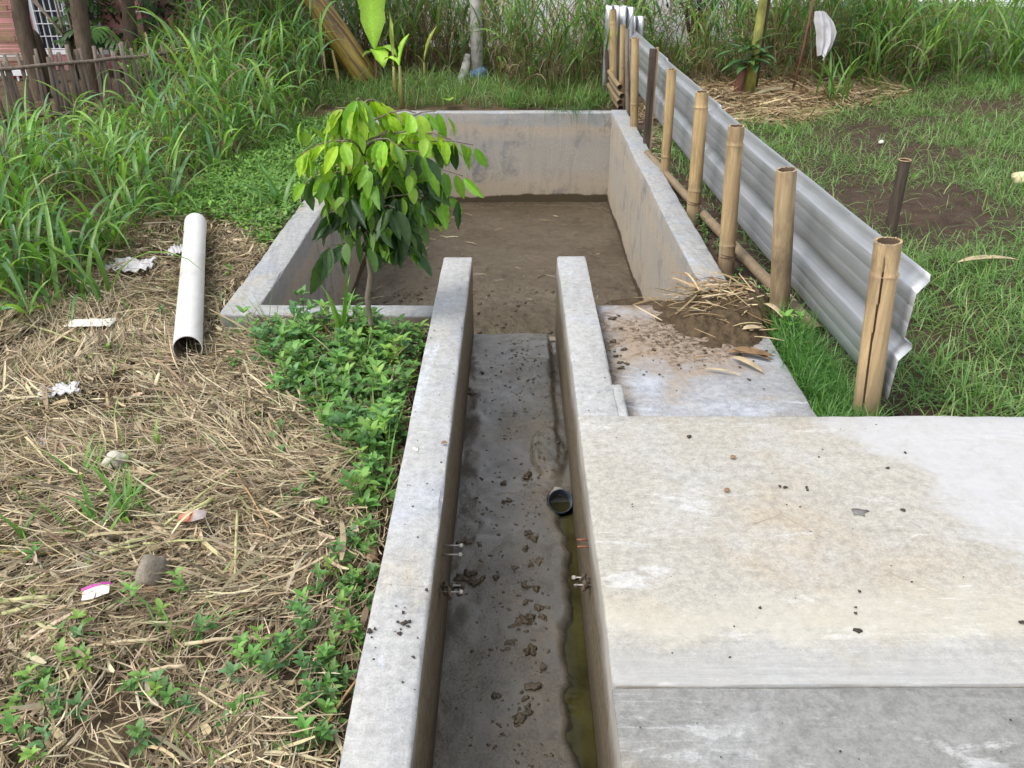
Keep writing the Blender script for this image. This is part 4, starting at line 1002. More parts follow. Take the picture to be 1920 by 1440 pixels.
# big lobed leaves behind the picket fence
def lobed_leaf(name, parent, base, az, L, W, e0, droop, col, lobes=6, roll=0.0):
    V, Q, C = ribbons(np.array([base]), az, L, .018, e0, droop, lobes, 0, 'stem', col=np.array([col])); VV = [V]; QQ = [Q]; CC = [C]; n0 = len(V)
    P = V.reshape(lobes + 1, 2, 3).mean(1)
    for s in (-1, 1):
        for k in range(lobes):
            f = math.sin(math.pi * (0.18 + .78 * k / lobes)); r_ = ribbons(np.array([P[k]]), az + s * (1.25 - .75 * k / lobes), W * .55 * f + .03, L * .17, e0 - droop * k / lobes * .8 + roll * s, .7, 4, 0, 'leaf', col=np.array([col]))
            VV.append(r_[0]); QQ.append(r_[1] + n0); CC.append(r_[2]); n0 += len(r_[0])
    return obj(name, raw_mesh(name, np.concatenate(VV), np.concatenate(QQ), None, np.concatenate(CC)), M['leaf'], parent)
ph = thing('philodendron', 'dark green plant with deeply lobed leaves behind the picket fence', 'plant', (-4.6, 10.0, -.1))
for i in range(46):
    px, py = rr2.uniform(98, 285), rr2.uniform(-50, 92); Yp = rr2.uniform(10.0, 10.6); b = GY(px, py, Yp)
    c = random.choice([(.035, .085, .025), (.05, .115, .03), (.025, .065, .02), (.075, .15, .035)])
    lobed_leaf('leaf', ph, b, rr2.uniform(3.4, 6.0), rr2.uniform(.22, .40), rr2.uniform(.24, .36), rr2.uniform(-.1, .9), rr2.uniform(.7, 1.6), c)
q = lobed_leaf('leaf', ph, GY(186, 50, 9.6), -1.5, .27, .34, .2, 1.2, (.10, .22, .06), 7)
mb = MB()
for i in range(8): b = Vector((-4.6 + rr2.uniform(-.35, .35), 10.1 + rr2.uniform(-.2, .3), -.15)); mb.tube([b, b + Vector((rr2.uniform(-.1, .1), 0, .5)), b + Vector((rr2.uniform(-.4, .4), -.1, 1.0))], [.02, .016, .01], 7)
mb.build('stems', M['sapbark'], ph)
n = 3200; rb = RB(); rg = np.random.default_rng(8)
cp = np.column_stack([rg.uniform(-4.95, -3.0, n), rg.uniform(10.5, 12.2, n), rg.uniform(-.1, 1.7, n)])
rb.add(ribbons(cp, rg.uniform(0, 6.28, n), rg.uniform(.08, .2, n), rg.uniform(.03, .06, n), rg.uniform(-.5, 1.0, n), rg.uniform(.2, 1.4, n), 4, .2, 'leaf', col=pick([(.022, .055, .018), (.035, .08, .022), (.05, .105, .03)], n, rg)))
tag(rb.build('hedge_foliage', M['leaf']), 'dark leafy undergrowth filling the space behind the picket fence', 'foliage', kind='stuff')
# dark shrubs against the white wall
def shrub(c, r, label, seed, nn=1500):
    rg = np.random.default_rng(seed); t = thing('dark_shrub', label, 'shrub', (c[0], c[1], -.15))
    mb = MB(); rs = random.Random(seed)
    for k in range(6): a = rs.uniform(0, 6.28); e = Vector((c[0] + math.cos(a) * r * .7, c[1] + math.sin(a) * r * .7, c[2] + rs.uniform(-.2, .5) * r)); b = Vector((c[0], c[1], -.2)); mb.tube([b, b.lerp(e, .6) + Vector((0, 0, .15)), e], [.04, .025, .01], 7)
    mb.build('branches', M['bark'], t)
    u = rg.normal(0, 1, (nn, 3)); u /= np.linalg.norm(u, axis=1)[:, None]; rad = r * rg.uniform(.3, 1, nn) ** .5 * (.7 + .6 * fbm(u[:, 0] * 3 + seed, u[:, 2] * 3, 7))
    cp = np.array(c) + u * rad[:, None] * np.array([1, .8, 1.0])
    rb = RB(); rb.add(ribbons(cp, rg.uniform(0, 6.28, nn), rg.uniform(.05, .13, nn), rg.uniform(.012, .025, nn), rg.uniform(-.4, 1.2, nn), rg.uniform(0, .8, nn), 3, .2, 'leaf', col=pick([(.012, .022, .016), (.02, .035, .02), (.03, .05, .025)], nn, rg)))
    rb.build('crown', M['leaf'], t)
c = GY(1315, 5, 12.3); shrub((c.x, 12.4, c.z + .05), .40, 'dark shrub against the white wall right of the fence corner', 21)
c = GY(1175, -30, 12.3); shrub((c.x, 12.5, c.z + .15), .50, 'dark shrub peeking above the upright zinc sheets', 22)

# reddish stick
b = GY(372, 152, 8.9); t_ = GY(318, 35, 9.25); mb = MB(); mb.tube([Vector((b.x + .05, 8.85, -.1)), b, b.lerp(t_, .5) + Vector((.01, 0, 0)), t_], [.028, .028, .026, .024], 10, jit=.08); tag(mb.build('wooden_stick', plain('red_brown_stick', (.13, .05, .035), .7)), 'leaning reddish brown stick rising from the grass by picket fence', 'stick')

# ------------------------------------------------------------------ pole, banana plants, cloth, papaya
pb_ = G(895, 152, -.12); up = GY(894, 0, pb_.y)
ut = thing('utility_pole', 'pale round utility pole rising through the grass behind the pond', 'pole', pb_)
mb = MB(); mb.tube([pb_ - Vector((0, 0, .15)), pb_ + Vector((0, 0, .4)), pb_ + Vector((.0, 0, .8)), pb_ + Vector((.01, 0, 4.2))], [.072, .068, .066, .05], 22, seed=2); mb.build('shaft', M['pole'], ut)
for zz in (.28, .55, .60): mb = MB(); mb.ring(pb_ + Vector((0, 0, zz)), .070, .070, .004, 22, 5); mb.build('band', M['pole'], ut)
mb = MB(); mb.tube([pb_ + Vector((0, 0, .035)), pb_ + Vector((0, 0, .06)), pb_ + Vector((.01, 0, .11)), pb_ + Vector((0, 0, .14))], [.10, .115, .12, .085], 18, jit=.13, seed=6); o = mb.build('blue_rag', M['rag_blue'], ut)
mb = MB(); q = pb_ + Vector((-.13, -.08, 0)); mb.tube([q + Vector((-.10, -.05, -.1)), q + Vector((-.04, 0, .05)), q + Vector((.01, .02, .18)), q + Vector((.03, .05, .30))], [.035, .05, .05, .03], 10, jit=.2, seed=9); tag(mb.build('rag_bundle', M['rag_white']), 'dirty white rag bundle leaning at the foot of the utility pole', 'rag')

nt = NT('banana_stem'); v = nt.objc(); s1 = nt.noise(1, 5, .65, nt.mapv(nt.mapv(nt.pos, (1, 1, 1), (0, .60, 0)), (24, 24, 1.1)), .3)
c = nt.mix(lerp_mask(nt, s1, .38, .6), (.11, .05, .02), (.36, .26, .055)); c = nt.mix(nt.math('MULTIPLY', lerp_mask(nt, nt.noise(3, 5, .7, nt.mapv(nt.mapv(nt.pos, (1, 1, 1), (0, .60, 0)), (3, 3, .8))), .50, .62), .8), c, (.085, .055, .035))
M['banana_stem'] = nt.done(nt.pbr(c, .45, 0, .45, nt.bump(s1, .4, .01)))
bn = thing('banana_plant', 'large leaning banana plant with brown and yellow trunk behind the pond', 'banana plant', (-1.6, 9.85, -.15))
mb = MB(); ln = [Vector((-1.55, 9.85, -.2)), Vector((-1.66, 9.85, .05)), Vector((-1.88, 9.86, .42)), Vector((-2.12, 9.88, .78)), Vector((-2.5, 9.9, 1.35)), Vector((-2.8, 9.9, 1.9))]
mb.tube(ln, [.16, .145, .135, .125, .11, .07], 20, jit=.05, seed=3); mb.build('trunk', M['banana_stem'], bn)
for k, (o0, e_, wv, cc) in enumerate([((-.06, -.13, .55), 1.75, .05, (.5, .42, .2)), ((.05, -.13, .3), 1.2, .06, (.45, .33, .12)), ((-.14, -.08, .7), 1.3, .045, (.28, .2, .1)), ((.10, -.06, .35), 1.1, .05, (.22, .12, .06))]):
    b_ = Vector((-1.99, 9.87, 0)) + Vector(o0); V, Q, C = ribbons(np.array([b_]), -1.2 + k * .25, .6, wv * .6, -1.25, .25, 8, .3, 'blade', col=np.array([cc])); obj('dry_sheath', raw_mesh('dry_sheath', V, Q, None, C), M['straw'], bn)
for k in range(6):
    V, Q, C = ribbons(np.array([(-2.8, 9.9, 1.85)]), k * 1.05 + .3, 1.6, .42, 1.2, 1.3, 12, .25, 'wide', col=np.array([(.10, .20, .03)])); obj('leaf', raw_mesh('leaf', V, Q, None, C), M['leaf'], bn)
M['shoot_stem'] = plain('banana_shoot_stem', (.20, .19, .06), .5, 0, .45, 20, .2, 40, .4, .004, (1, 1, .3))
M['shoot_red'] = plain('banana_shoot_red_stem', (.16, .07, .045), .6, 0, .4, 20, .2, 40, .4, .004, (1, 1, .3))
def shoot(b, h, r, leaves, label, lean=(0, 0), sm='shoot_stem'):
    b = Vector(b); t = thing('banana_shoot', label, 'banana plant', b, 'young banana shoots'); e = b + Vector((lean[0], lean[1], h))
    mb = MB(); mb.tube([b - Vector((0, 0, .05)), b.lerp(e, .5), e], [r * 1.25, r, r * .6], 12); mb.build('stem', M[sm], t)
    for (dz, az, L, W, e0, dr, cc, fo) in leaves:
        p = b.lerp(e, dz); V, Q, C = ribbons(np.array([p]), az, L, W, e0, dr, 12, fo, 'banana', col=np.array([cc]), azc=.15); kx = V.reshape(13, 3, 3); ctr = kx[:, 1:2]; wv_ = (.62 + .62 * fbm(np.arange(13) * .9 + L * 9, np.arange(13) * 0 + az, 333))[:, None, None]; C = C.reshape(13, 3, 3); C[:, 1] *= 1.45; C[:, 0] *= .85; C = C.reshape(-1, 3); kx = ctr + (kx - ctr) * wv_; kx[:, 0, 1] += .018 * np.sin(np.arange(13) * 1.3 + az); kx[:, 2, 1] += .022 * np.sin(np.arange(13) * 1.1 + 2 + az); V = kx.reshape(-1, 3); obj('leaf', raw_mesh('leaf', V, Q, None, C), M['leaf'], t)
YG = (.36, .60, .07); YG2 = (.28, .50, .06)
shoot(G(708, 168, -.12), .42, .026, [(1.0, 1.9, 1.15, .34, 1.50, -.10, YG, .25), (.95, -.5, .30, .17, .5, 1.6, YG2, .3), (.9, 3.6, .16, .10, .3, 1.3, (.2, .33, .05), .3), (.97, -1.2, .34, .18, .1, 1.4, YG, .4)], 'young banana shoot with the largest bright yellow-green leaf', sm='shoot_red')
shoot(G(742, 190, -.12), .34, .022, [(1.0, 1.8, .52, .045, 1.52, 0, (.30, .38, .08), 1.2)], 'slender banana shoot with a tightly rolled leaf')
shoot(G(754, 204, -.12), .40, .022, [(.98, .3, .32, .12, 1.4, .5, YG2, .5), (1.0, 2.6, .2, .10, .9, 1.6, YG, .4)], 'banana shoot with yellow ringed stem nearest the pond')
shoot(G(797, 162, -.12), .26, .018, [(1.0, .25, .40, .10, 1.25, .25, (.40, .48, .10), .5), (.9, 2.9, .14, .03, 1.0, .4, (.42, .36, .14), .4)], 'small banana shoot with one narrow upright leaf right of the others')
V, Q, C = ribbons(np.array([G(836, 186, -.05)]), -1.3, .17, .13, .3, .5, 6, .2, 'wide', col=np.array([(.22, .40, .06)])); tag(obj('broad_leaf', raw_mesh('broad_leaf', V, Q, None, C), M['leaf']), 'single round bright leaf low behind the pond wall', 'leaf')

# papaya-like plant on the right
pt = G(1402, 183, -.12); pap = thing('papaya_plant', 'slim green-yellow trunk with a bunch of broad leaves at the right rear', 'plant', pt)
M['pap'] = plain('papaya_trunk', (.24, .24, .06), .6, 0, .45, 16, .2, 30, .4, .004, (1, 1, .4))
mb = MB(); mb.tube([pt - Vector((0, 0, .1)), pt + Vector((.02, 0, .4)), pt + Vector((.03, 0, .9)), pt + Vector((.05, 0, 2.0))], [.06, .05, .045, .03], 14); mb.build('trunk', M['pap'], pap)
mb = MB(); mb.tube([pt + Vector((-.11, .03, -.1)), pt + Vector((-.09, .03, .18)), pt + Vector((-.06, .02, .36))], [.055, .05, .02], 12); mb.build('side_stem', M['shoot_red'], pap)
mb = MB(); mb.tube([pt + Vector((.07, .05, .1)), pt + Vector((.09, .05, .9)), pt + Vector((.1, .05, 1.9))], [.03, .03, .025], 10); mb.build('dry_stem', M['bark'], pap)
for i in range(30):
    az = rr2.uniform(2.4, 7.0); c = random.choice([(.05, .13, .045), (.07, .16, .05), (.10, .20, .06)]); b_ = pt + Vector((rr2.uniform(-.10, .03), -.06, rr2.uniform(.30, .52)))
    V, Q, C = ribbons(np.array([b_]), az, rr2.uniform(.16, .36), rr2.uniform(.06, .09), rr2.uniform(-.1, .7), rr2.uniform(.5, 1.3), 6, .25, 'leaf', col=np.array([c])); obj('leaf', raw_mesh('leaf', V, Q, None, C), M['leaf'], pap)
for k in range(7):
    lobed_leaf('leaf', pap, pt + Vector((.05, 0, 2.0)), k * .9, .6, .6, .8, 1.0, (.06, .14, .04))
# cloth on a stick
cp0 = GY(1546, 24, 9.35); cs = thing('cloth_stick', 'dark thin stick holding up the white cloth', 'stick', (cp0.x - .1, 9.35, -.15))
mb = MB(); mb.tube([(cp0.x - .20, 9.4, -.2), (cp0.x - .14, 9.4, .4), (cp0.x - .10, 9.4, 1.1)], .014, 8); mb.build('shaft', M['shoot_red'], cs)
def cloth_v(u, v):
    lf = float(np.interp(v, [0, .2, .5, 1], [-.115, -.11, -.06, -.01])); rt = float(np.interp(v, [0, .15, .4, .7, 1], [.02, .085, .135, .12, .05]))
    x = lf + (rt - lf) * u; dep = .035 * math.sin(u * 15 + v * 2.5) * (.3 + .7 * v) + .08 * (float(fbm(u * 3 + 4, v * 3, 612)) - .5) - .05 * math.sin(math.pi * u)
    return (cp0.x + .02 + x, 9.36 + dep, cp0.z + .02 - .44 * v - .09 * (u - .35) ** 2 * (1 - v) + .03 * v * math.sin(u * 6))
V = [cloth_v(i / 30, j / 18) for j in range(19) for i in range(31)]; Q = [(j * 31 + i, j * 31 + i + 1, (j + 1) * 31 + i + 1, (j + 1) * 31 + i) for j in range(18) for i in range(30)]
tag(obj('white_cloth', raw_mesh('white_cloth', V, Q), M['cloth']), 'white cloth hanging in the tall grass at the right rear', 'cloth')

# ------------------------------------------------------------------ sapling
sb = Vector((-.602, 3.405, -.17))
sap = thing('sapling', 'small leafy sapling with drooping bright green leaves in front of the pond', 'tree', sb)
trunk = [sb, Vector((-.622, 3.40, -.02)), Vector((-.628, 3.40, .10)), Vector((-.607, 3.41, .20)), Vector((-.612, 3.41, .30)), Vector((-.610, 3.41, .48)), Vector((-.594, 3.41, .66)), Vector((-.585, 3.41, .80)), Vector((-.582, 3.41, .915))]
mb = MB(); mb.tube(trunk, [.016, .0125, .0112, .0102, .0094, .0082, .0065, .005, .003], 12, jit=.05); mb.build('trunk', M['sapbark'], sap)
def trunk_at(z):
    for i in range(len(trunk) - 1):
        if trunk[i].z <= z <= trunk[i + 1].z: return trunk[i].lerp(trunk[i + 1], (z - trunk[i].z) / (trunk[i + 1].z - trunk[i].z))
    return trunk[-1]
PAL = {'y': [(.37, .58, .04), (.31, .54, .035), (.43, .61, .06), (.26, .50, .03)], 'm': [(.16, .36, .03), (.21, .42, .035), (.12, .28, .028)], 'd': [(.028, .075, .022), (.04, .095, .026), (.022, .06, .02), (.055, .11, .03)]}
leaf_mesh = {}
def make_leaf(key, k):
    if (key, k) in leaf_mesh: return leaf_mesh[(key, k)]
    rg = random.Random(hash((key, k)) & 0xffff if False else (ord(key) * 31 + k)); nU, nV = 10, 6; V = []; Cc = []; cc = np.array(PAL[key][k % len(PAL[key])])
    ragged = key == 'd' and k % 5 == 4; wig = rg.uniform(.05, .16); ph1 = rg.uniform(0, 6); curl = rg.uniform(-.2, .9); wfac = rg.uniform(.36, .46)
    for i in range(nU + 1):
        t = i / nU; hw = wfac / 2 * (math.sin(math.pi * min(1, t * .975 + .018) ** .80) ** .9) * (1 + .05 * math.sin(t * 23 + ph1))
        for j in range(nV + 1):
            s = j / nV * 2 - 1; e = 1.0
            if ragged and abs(s) == 1: e = rg.uniform(.45, 1.05)
            x = s * hw * e; z = abs(s) * hw * .42 + wig * .30 * math.sin(t * 11 + ph1 + (1 if s > 0 else 0)) * abs(s) * hw * 2 + .012 * math.sin(t * 30) * abs(s) - curl * t * t * .28
            V.append((x, t, z)); rib = 1.18 if j == nV // 2 else 1.0; v_ = 1.0 + (.12 if i % 2 else -.06) * abs(s)
            tip = 1.0
            c3 = cc * rib * v_
            if key == 'y' and k in (1, 3) and t > .88: c3 = c3 * .4 + np.array([.30, .12, .02]) * .6
            Cc.append(c3)
    Q = [(i * (nV + 1) + j, i * (nV + 1) + j + 1, (i + 1) * (nV + 1) + j + 1, (i + 1) * (nV + 1) + j) for i in range(nU) for j in range(nV)]
    me = raw_mesh('leaf', V, Q, None, np.array(Cc)); me.materials.append(M['sapleaf']); leaf_mesh[(key, k)] = me; return me
nt = NT('sapling_leaf'); c = nt.attr('col'); ov = nt.objc(); oi = nt.t.nodes.new('ShaderNodeObjectInfo').outputs['Random']
c = nt.mix(1.0, c, nt.ramp(oi, [(0, .72), (1, 1.22)]), 'MULTIPLY'); c = nt.mix(.5, c, nt.ramp(nt.noise(5, 4, .6, ov), [(.3, .75), (.7, 1.2)]), 'MULTIPLY')
p_ = nt.pbr(c, .34, 0, .5, nt.bump(nt.noise(9, 3, .5, nt.mapv(ov, (1.5, 3, 1))), .25, .02)); tr = nt.t.nodes.new('ShaderNodeBsdfTranslucent'); nt.lk(nt.mix(1.0, c, (1.4, 1.4, .6), 'MULTIPLY'), tr.inputs['Color'])
mx = nt.t.nodes.new('ShaderNodeMixShader'); mx.inputs[0].default_value = .34; nt.t.links.new(p_.outputs[0], mx.inputs[1]); nt.t.links.new(tr.outputs[0], mx.inputs[2]); M['sapleaf'] = nt.done(mx)
rs = random.Random(42); n_leaf = 0
def hang_leaf(p, out, L, key, k=None):
    global n_leaf
    k = rs.randrange(6) if k is None else k; me = make_leaf(key, k)
    dn = Vector((out.x * .40 + rs.gauss(0, .34), out.y * .35 + rs.gauss(0, .34), -1)).normalized()
    face = Vector((rs.uniform(-1.3, 1.3), -1, rs.uniform(-.1, .7))); face = (face - dn * face.dot(dn)).normalized(); sx = dn.cross(face).normalized()
    m = Matrix((sx, dn, face)).transposed().to_4x4() @ Matrix.Diagonal((L, L, L, 1)); m.translation = p + dn * .012 - sb
    o = bpy.data.objects.new('leaf', me); COL.objects.link(o); o.parent = sap; o.matrix_local = m; n_leaf += 1
# branches: height on the trunk, end point in the photograph's plane, depth, leaf colour, leaf length, count
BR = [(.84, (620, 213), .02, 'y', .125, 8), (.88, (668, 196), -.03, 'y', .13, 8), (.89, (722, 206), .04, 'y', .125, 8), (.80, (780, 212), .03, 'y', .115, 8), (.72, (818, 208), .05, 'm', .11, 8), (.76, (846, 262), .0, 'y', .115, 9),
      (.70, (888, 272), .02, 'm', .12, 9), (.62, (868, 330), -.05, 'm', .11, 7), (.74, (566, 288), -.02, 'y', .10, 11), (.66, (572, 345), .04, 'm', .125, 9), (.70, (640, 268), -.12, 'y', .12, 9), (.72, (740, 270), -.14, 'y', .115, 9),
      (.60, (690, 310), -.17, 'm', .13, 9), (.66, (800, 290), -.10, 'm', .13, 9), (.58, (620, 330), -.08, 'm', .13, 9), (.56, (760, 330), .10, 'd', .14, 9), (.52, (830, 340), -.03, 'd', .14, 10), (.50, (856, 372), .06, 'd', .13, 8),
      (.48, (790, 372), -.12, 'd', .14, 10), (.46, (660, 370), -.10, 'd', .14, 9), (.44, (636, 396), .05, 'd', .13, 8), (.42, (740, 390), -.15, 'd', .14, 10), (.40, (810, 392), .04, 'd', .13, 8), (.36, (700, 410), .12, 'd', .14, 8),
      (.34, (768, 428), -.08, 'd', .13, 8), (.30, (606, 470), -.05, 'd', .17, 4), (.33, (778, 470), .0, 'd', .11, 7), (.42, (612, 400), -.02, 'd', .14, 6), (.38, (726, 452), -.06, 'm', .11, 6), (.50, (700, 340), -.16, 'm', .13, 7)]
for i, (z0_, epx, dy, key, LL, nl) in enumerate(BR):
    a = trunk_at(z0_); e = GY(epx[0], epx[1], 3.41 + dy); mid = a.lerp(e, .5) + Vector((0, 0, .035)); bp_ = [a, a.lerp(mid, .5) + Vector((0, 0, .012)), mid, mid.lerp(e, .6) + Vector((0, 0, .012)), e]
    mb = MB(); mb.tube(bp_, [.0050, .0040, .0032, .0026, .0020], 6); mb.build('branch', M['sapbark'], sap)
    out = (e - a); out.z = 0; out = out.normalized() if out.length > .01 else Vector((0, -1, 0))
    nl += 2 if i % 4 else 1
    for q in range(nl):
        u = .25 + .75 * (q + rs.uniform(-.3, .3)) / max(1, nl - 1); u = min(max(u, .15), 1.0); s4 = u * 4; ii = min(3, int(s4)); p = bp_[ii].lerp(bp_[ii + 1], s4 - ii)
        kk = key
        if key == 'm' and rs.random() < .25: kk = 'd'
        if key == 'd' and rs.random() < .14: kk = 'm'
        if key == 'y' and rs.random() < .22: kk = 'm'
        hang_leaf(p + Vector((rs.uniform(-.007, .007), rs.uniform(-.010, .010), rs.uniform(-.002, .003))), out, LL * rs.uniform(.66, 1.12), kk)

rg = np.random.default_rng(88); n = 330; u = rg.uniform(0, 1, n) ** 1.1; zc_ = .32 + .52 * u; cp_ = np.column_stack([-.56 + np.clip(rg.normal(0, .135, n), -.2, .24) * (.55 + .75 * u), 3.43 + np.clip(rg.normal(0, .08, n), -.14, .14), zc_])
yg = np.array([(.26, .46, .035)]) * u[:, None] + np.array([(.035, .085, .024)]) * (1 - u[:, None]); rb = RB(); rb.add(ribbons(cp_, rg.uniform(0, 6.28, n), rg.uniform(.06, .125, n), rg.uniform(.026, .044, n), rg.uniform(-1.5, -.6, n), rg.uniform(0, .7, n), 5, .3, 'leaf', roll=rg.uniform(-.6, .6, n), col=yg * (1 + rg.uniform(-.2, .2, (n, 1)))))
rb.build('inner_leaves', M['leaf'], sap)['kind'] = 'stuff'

# ------------------------------------------------------------------ litter on the straw
def crumple(name, c, sx, sy, h, mat, label, cat, seed, rot=0.0, n=14, group=None):
    V = []
    for j in range(n + 1):
        for i in range(n + 1):
            u, v = i / n - .5, j / n - .5; k = 1 + .35 * (fbm(u * 4 + seed, v * 4, 300) - .5)
            z = h * (fbm(u * 5 + seed, v * 5 + 3, 301) * 1.4 - .15) * (1 - .6 * max(abs(u), abs(v)) * 2) + h * .35 * abs(math.sin(u * 14 + v * 9 + seed)); x, y = u * sx * k, v * sy * k
            V.append((c[0] + x * math.cos(rot) - y * math.sin(rot), c[1] + x * math.sin(rot) + y * math.cos(rot), c[2] + z))
    Q = [(j * (n + 1) + i, j * (n + 1) + i + 1, (j + 1) * (n + 1) + i + 1, (j + 1) * (n + 1) + i) for j in range(n) for i in range(n)]
    o = obj(name, raw_mesh(name, V, Q, smooth=False), mat); o.modifiers.new('thickness', 'SOLIDIFY').thickness = .001
    return tag(o, label, cat, group)
def L3(px, py, up=.03): p = G(px, py, -.14); p.z = gh1(p.x, p.y) + up; return p
crumple('plastic_bag', L3(245, 503, .025), .24, .16, .07, M['plastic'], 'crumpled white plastic bag left of the white pipe near grass', 'plastic bag', 1)
crumple('plastic_bag', L3(332, 476, .03), .09, .12, .06, M['plastic'], 'small white plastic scrap tucked behind the far half of the pipe', 'plastic bag', 2)
crumple('plastic_bag', L3(112, 738, .02), .15, .09, .05, M['plastic'], 'thin white plastic film half buried in straw at the left', 'plastic bag', 3, .3)
crumple('plastic_bag', L3(72, 828, .02), .06, .035, .03, M['plastic'], 'tiny white plastic shred near the left edge', 'plastic bag', 4)
crumple('plastic_bag', L3(2, 893, .02), .06, .10, .03, M['plastic'], 'white plastic scrap cut by the left picture edge', 'plastic bag', 5)
crumple('plastic_bag', L3(478, 450, .02), .06, .08, .04, M['plastic'], 'pale plastic shred beside the outer pond wall', 'plastic bag', 6)
crumple('card_scrap', L3(172, 618, .045), .20, .085, .025, M['paper'], 'curved cream-white card lying in the straw left of the pipe mouth', 'card', 7, .1, 8)
wp = L3(366, 992, .062); wr = thing('printed_wrapper', 'small faded orange and grey printed wrapper on the straw', 'wrapper', wp)
def flat_piece(nm, x0, x1, y0, y1, mat, par, c, rot, h=.006):
    V = []; n = 6
    for j in range(n + 1):
        for i in range(n + 1):
            x = x0 + (x1 - x0) * i / n; y = y0 + (y1 - y0) * j / n; V.append((c[0] + x * math.cos(rot) - y * math.sin(rot), c[1] + x * math.sin(rot) + y * math.cos(rot), c[2] + h * math.sin(x * 60 + y * 40) + .25 * abs(y)))
    Q = [(j * 7 + i, j * 7 + i + 1, (j + 1) * 7 + i + 1, (j + 1) * 7 + i) for j in range(6) for i in range(6)]
    return obj(nm, raw_mesh(nm, V, Q), M[mat], par)
flat_piece('orange_part', -.045, .0, -.022, .022, 'orange', wr, wp, .06); flat_piece('grey_part', .0005, .04, -.024, .024, 'greyprint', wr, wp, .06)
sp_ = L3(188, 1142, .06); sc_ = thing('paper_scrap', 'white paper scrap with magenta edges among dry stalks', 'paper', sp_)
flat_piece('white_part', -.035, .035, -.017, .022, 'paper', sc_, sp_, .35, .004); flat_piece('magenta_edge', -.038, .038, .0225, .032, 'magenta', sc_, sp_, .35, .004)
ck = L3(290, 1092, .035); cn = thing('masonry_lump', 'rough grey mortar lump with red brick sticking up from the straw', 'rubble', ck)
mb = MB(); lump(mb, (ck.x, ck.y, ck.z + .02), .050, 14, 1.05, 3, .22); mb.build('mortar', M['mortar'], cn); mb = MB(); lump(mb, (ck.x + .012, ck.y - .045, ck.z - .003), .02, 15, .8, 2, .3); mb.build('brick_corner', M['brickred'], cn)
q = L3(218, 876, .03); mb = MB(); lump(mb, (q.x, q.y, q.z + .015), .045, 18, .7, 3, .2); tag(mb.build('pale_stone', M['stone_pale']), 'pale stone hidden behind green grass blades on the straw', 'stone')
q = L3(694, 1032, .01); mb = MB(); mb.tube([(q.x - .015, q.y + .05, q.z + .005), (q.x, q.y, q.z + .02), (q.x + .012, q.y - .04, q.z + .008)], [.018, .021, .016], 9, jit=.12); tag(mb.build('wood_chip', M['wood_tan']), 'short brown wood chunk in the weeds beside the channel wall', 'wood')
q = L3(497, 890, .012); mb = MB(); lump(mb, q, .02, 19, .5, 2, .3)
q = L3(500, 1058, .015); tag(mb.build('brown_leaf_litter', M['husk']), 'small brown lump in straw beside the weeds', 'litter')
q = G(1905, 335, -.12); mb = MB(); lump(mb, (q.x + .05, q.y, gh1(q.x, q.y) + .05), .075, 30, .6, 3, .2); tag(mb.build('cream_shell', M['cream']), 'cream coloured husk in the grass at right edge', 'husk')
q = G(1652, 268, -.14); mb = MB(); lump(mb, (q.x, q.y, gh1(q.x, q.y) + .015), .03, 31, .5, 2, .3); tag(mb.build('white_pebble', M['paper']), 'small white pebble on the bare tilled soil', 'stone')
q = G(1835, 498, -.10); single_ribbon('dry_husk', (q.x - .12, q.y, gh1(q.x, q.y) + .06), .1, .36, .05, .1, .25, M['husk_pale'], 'pale dry husk lying on the lawn at the right', 'husk', 8, .6)
q = G(1725, 528, -.10); single_ribbon('dry_husk', (q.x - .05, q.y, gh1(q.x, q.y) + .05), .2, .13, .06, .1, .4, M['husk'], 'curled brown leaf on the lawn just right of the sheet end', 'husk', 8, .6)

# crumbs and bits on the slab and on the wall tops
mb = MB()
for i in range(170):
    x = rr.uniform(.26, 1.75); y = rr.uniform(.6, 2.55); lump(mb, (x, y, .003), rr.choice([.0012, .0016, .002, .003]), 1500 + i, .6, 1)
for (a, b, r) in [(1693, 958, .007), (1608, 1184, .008), (1664, 879, .006), (1462, 913, .005), (1472, 915, .006), (1512, 915, .005), (1514, 920, .004), (1611, 1110, .004), (1604, 1140, .003), (1604, 1151, .004), (1425, 1141, .004), (1292, 820, .008), (1915, 1168, .006), (1697, 850, .005)]:
    p = G(a, b, 0.003); lump(mb, p + Vector((0, 0, .003)), r, int(a + b), .55)
for (a, b, r) in [(693, 1184, .008), (703, 1180, .004), (749, 1189, .006), (756, 1149, .005), (760, 1168, .006), (768, 1166, .005), (755, 1280, .003), (746, 1167, .004), (775, 1233, .004), (755, 1170, .006), (765, 1175, .004), (800, 1107, .005)]:
    p = G(a, b, 0.002); lump(mb, p + Vector((0, 0, .002)), r, int(a + b), .6)
for i in range(90):
    x = rr.uniform(CH_L - WALL + .01, CH_L - .01) if rr.random() < .6 else rr.uniform(CH_R + .01, CH_R + WALL - .01); y = rr.uniform(1.1, 4.1)
    if x > 0 and y < 2.6: continue
    lump(mb, (x, y, .003), rr.choice([.0012, .0016, .0022, .003]), 1900 + i, .6, 1)
tag(mb.build('soil_crumbs', M['pebble']), 'dark soil crumbs sprinkled over the slab and wall tops', 'crumbs', kind='stuff')
for (a, b, az, lb) in [(1370, 860, .6, 'small orange-brown leaf chip on the upper slab'), (1358, 922, .5, 'small pale brown leaf chip on the slab below the orange one'), (827, 832, .2, 'tiny brown leaf on the left wall top by the channel')]:
    p = G(a, b, .008); single_ribbon('leaf_chip', p, az, .022, .016, .25, .5, plain('leaf_chip_brown', (.26, .165, .09), .8), lb, 'leaf', 4, .4)
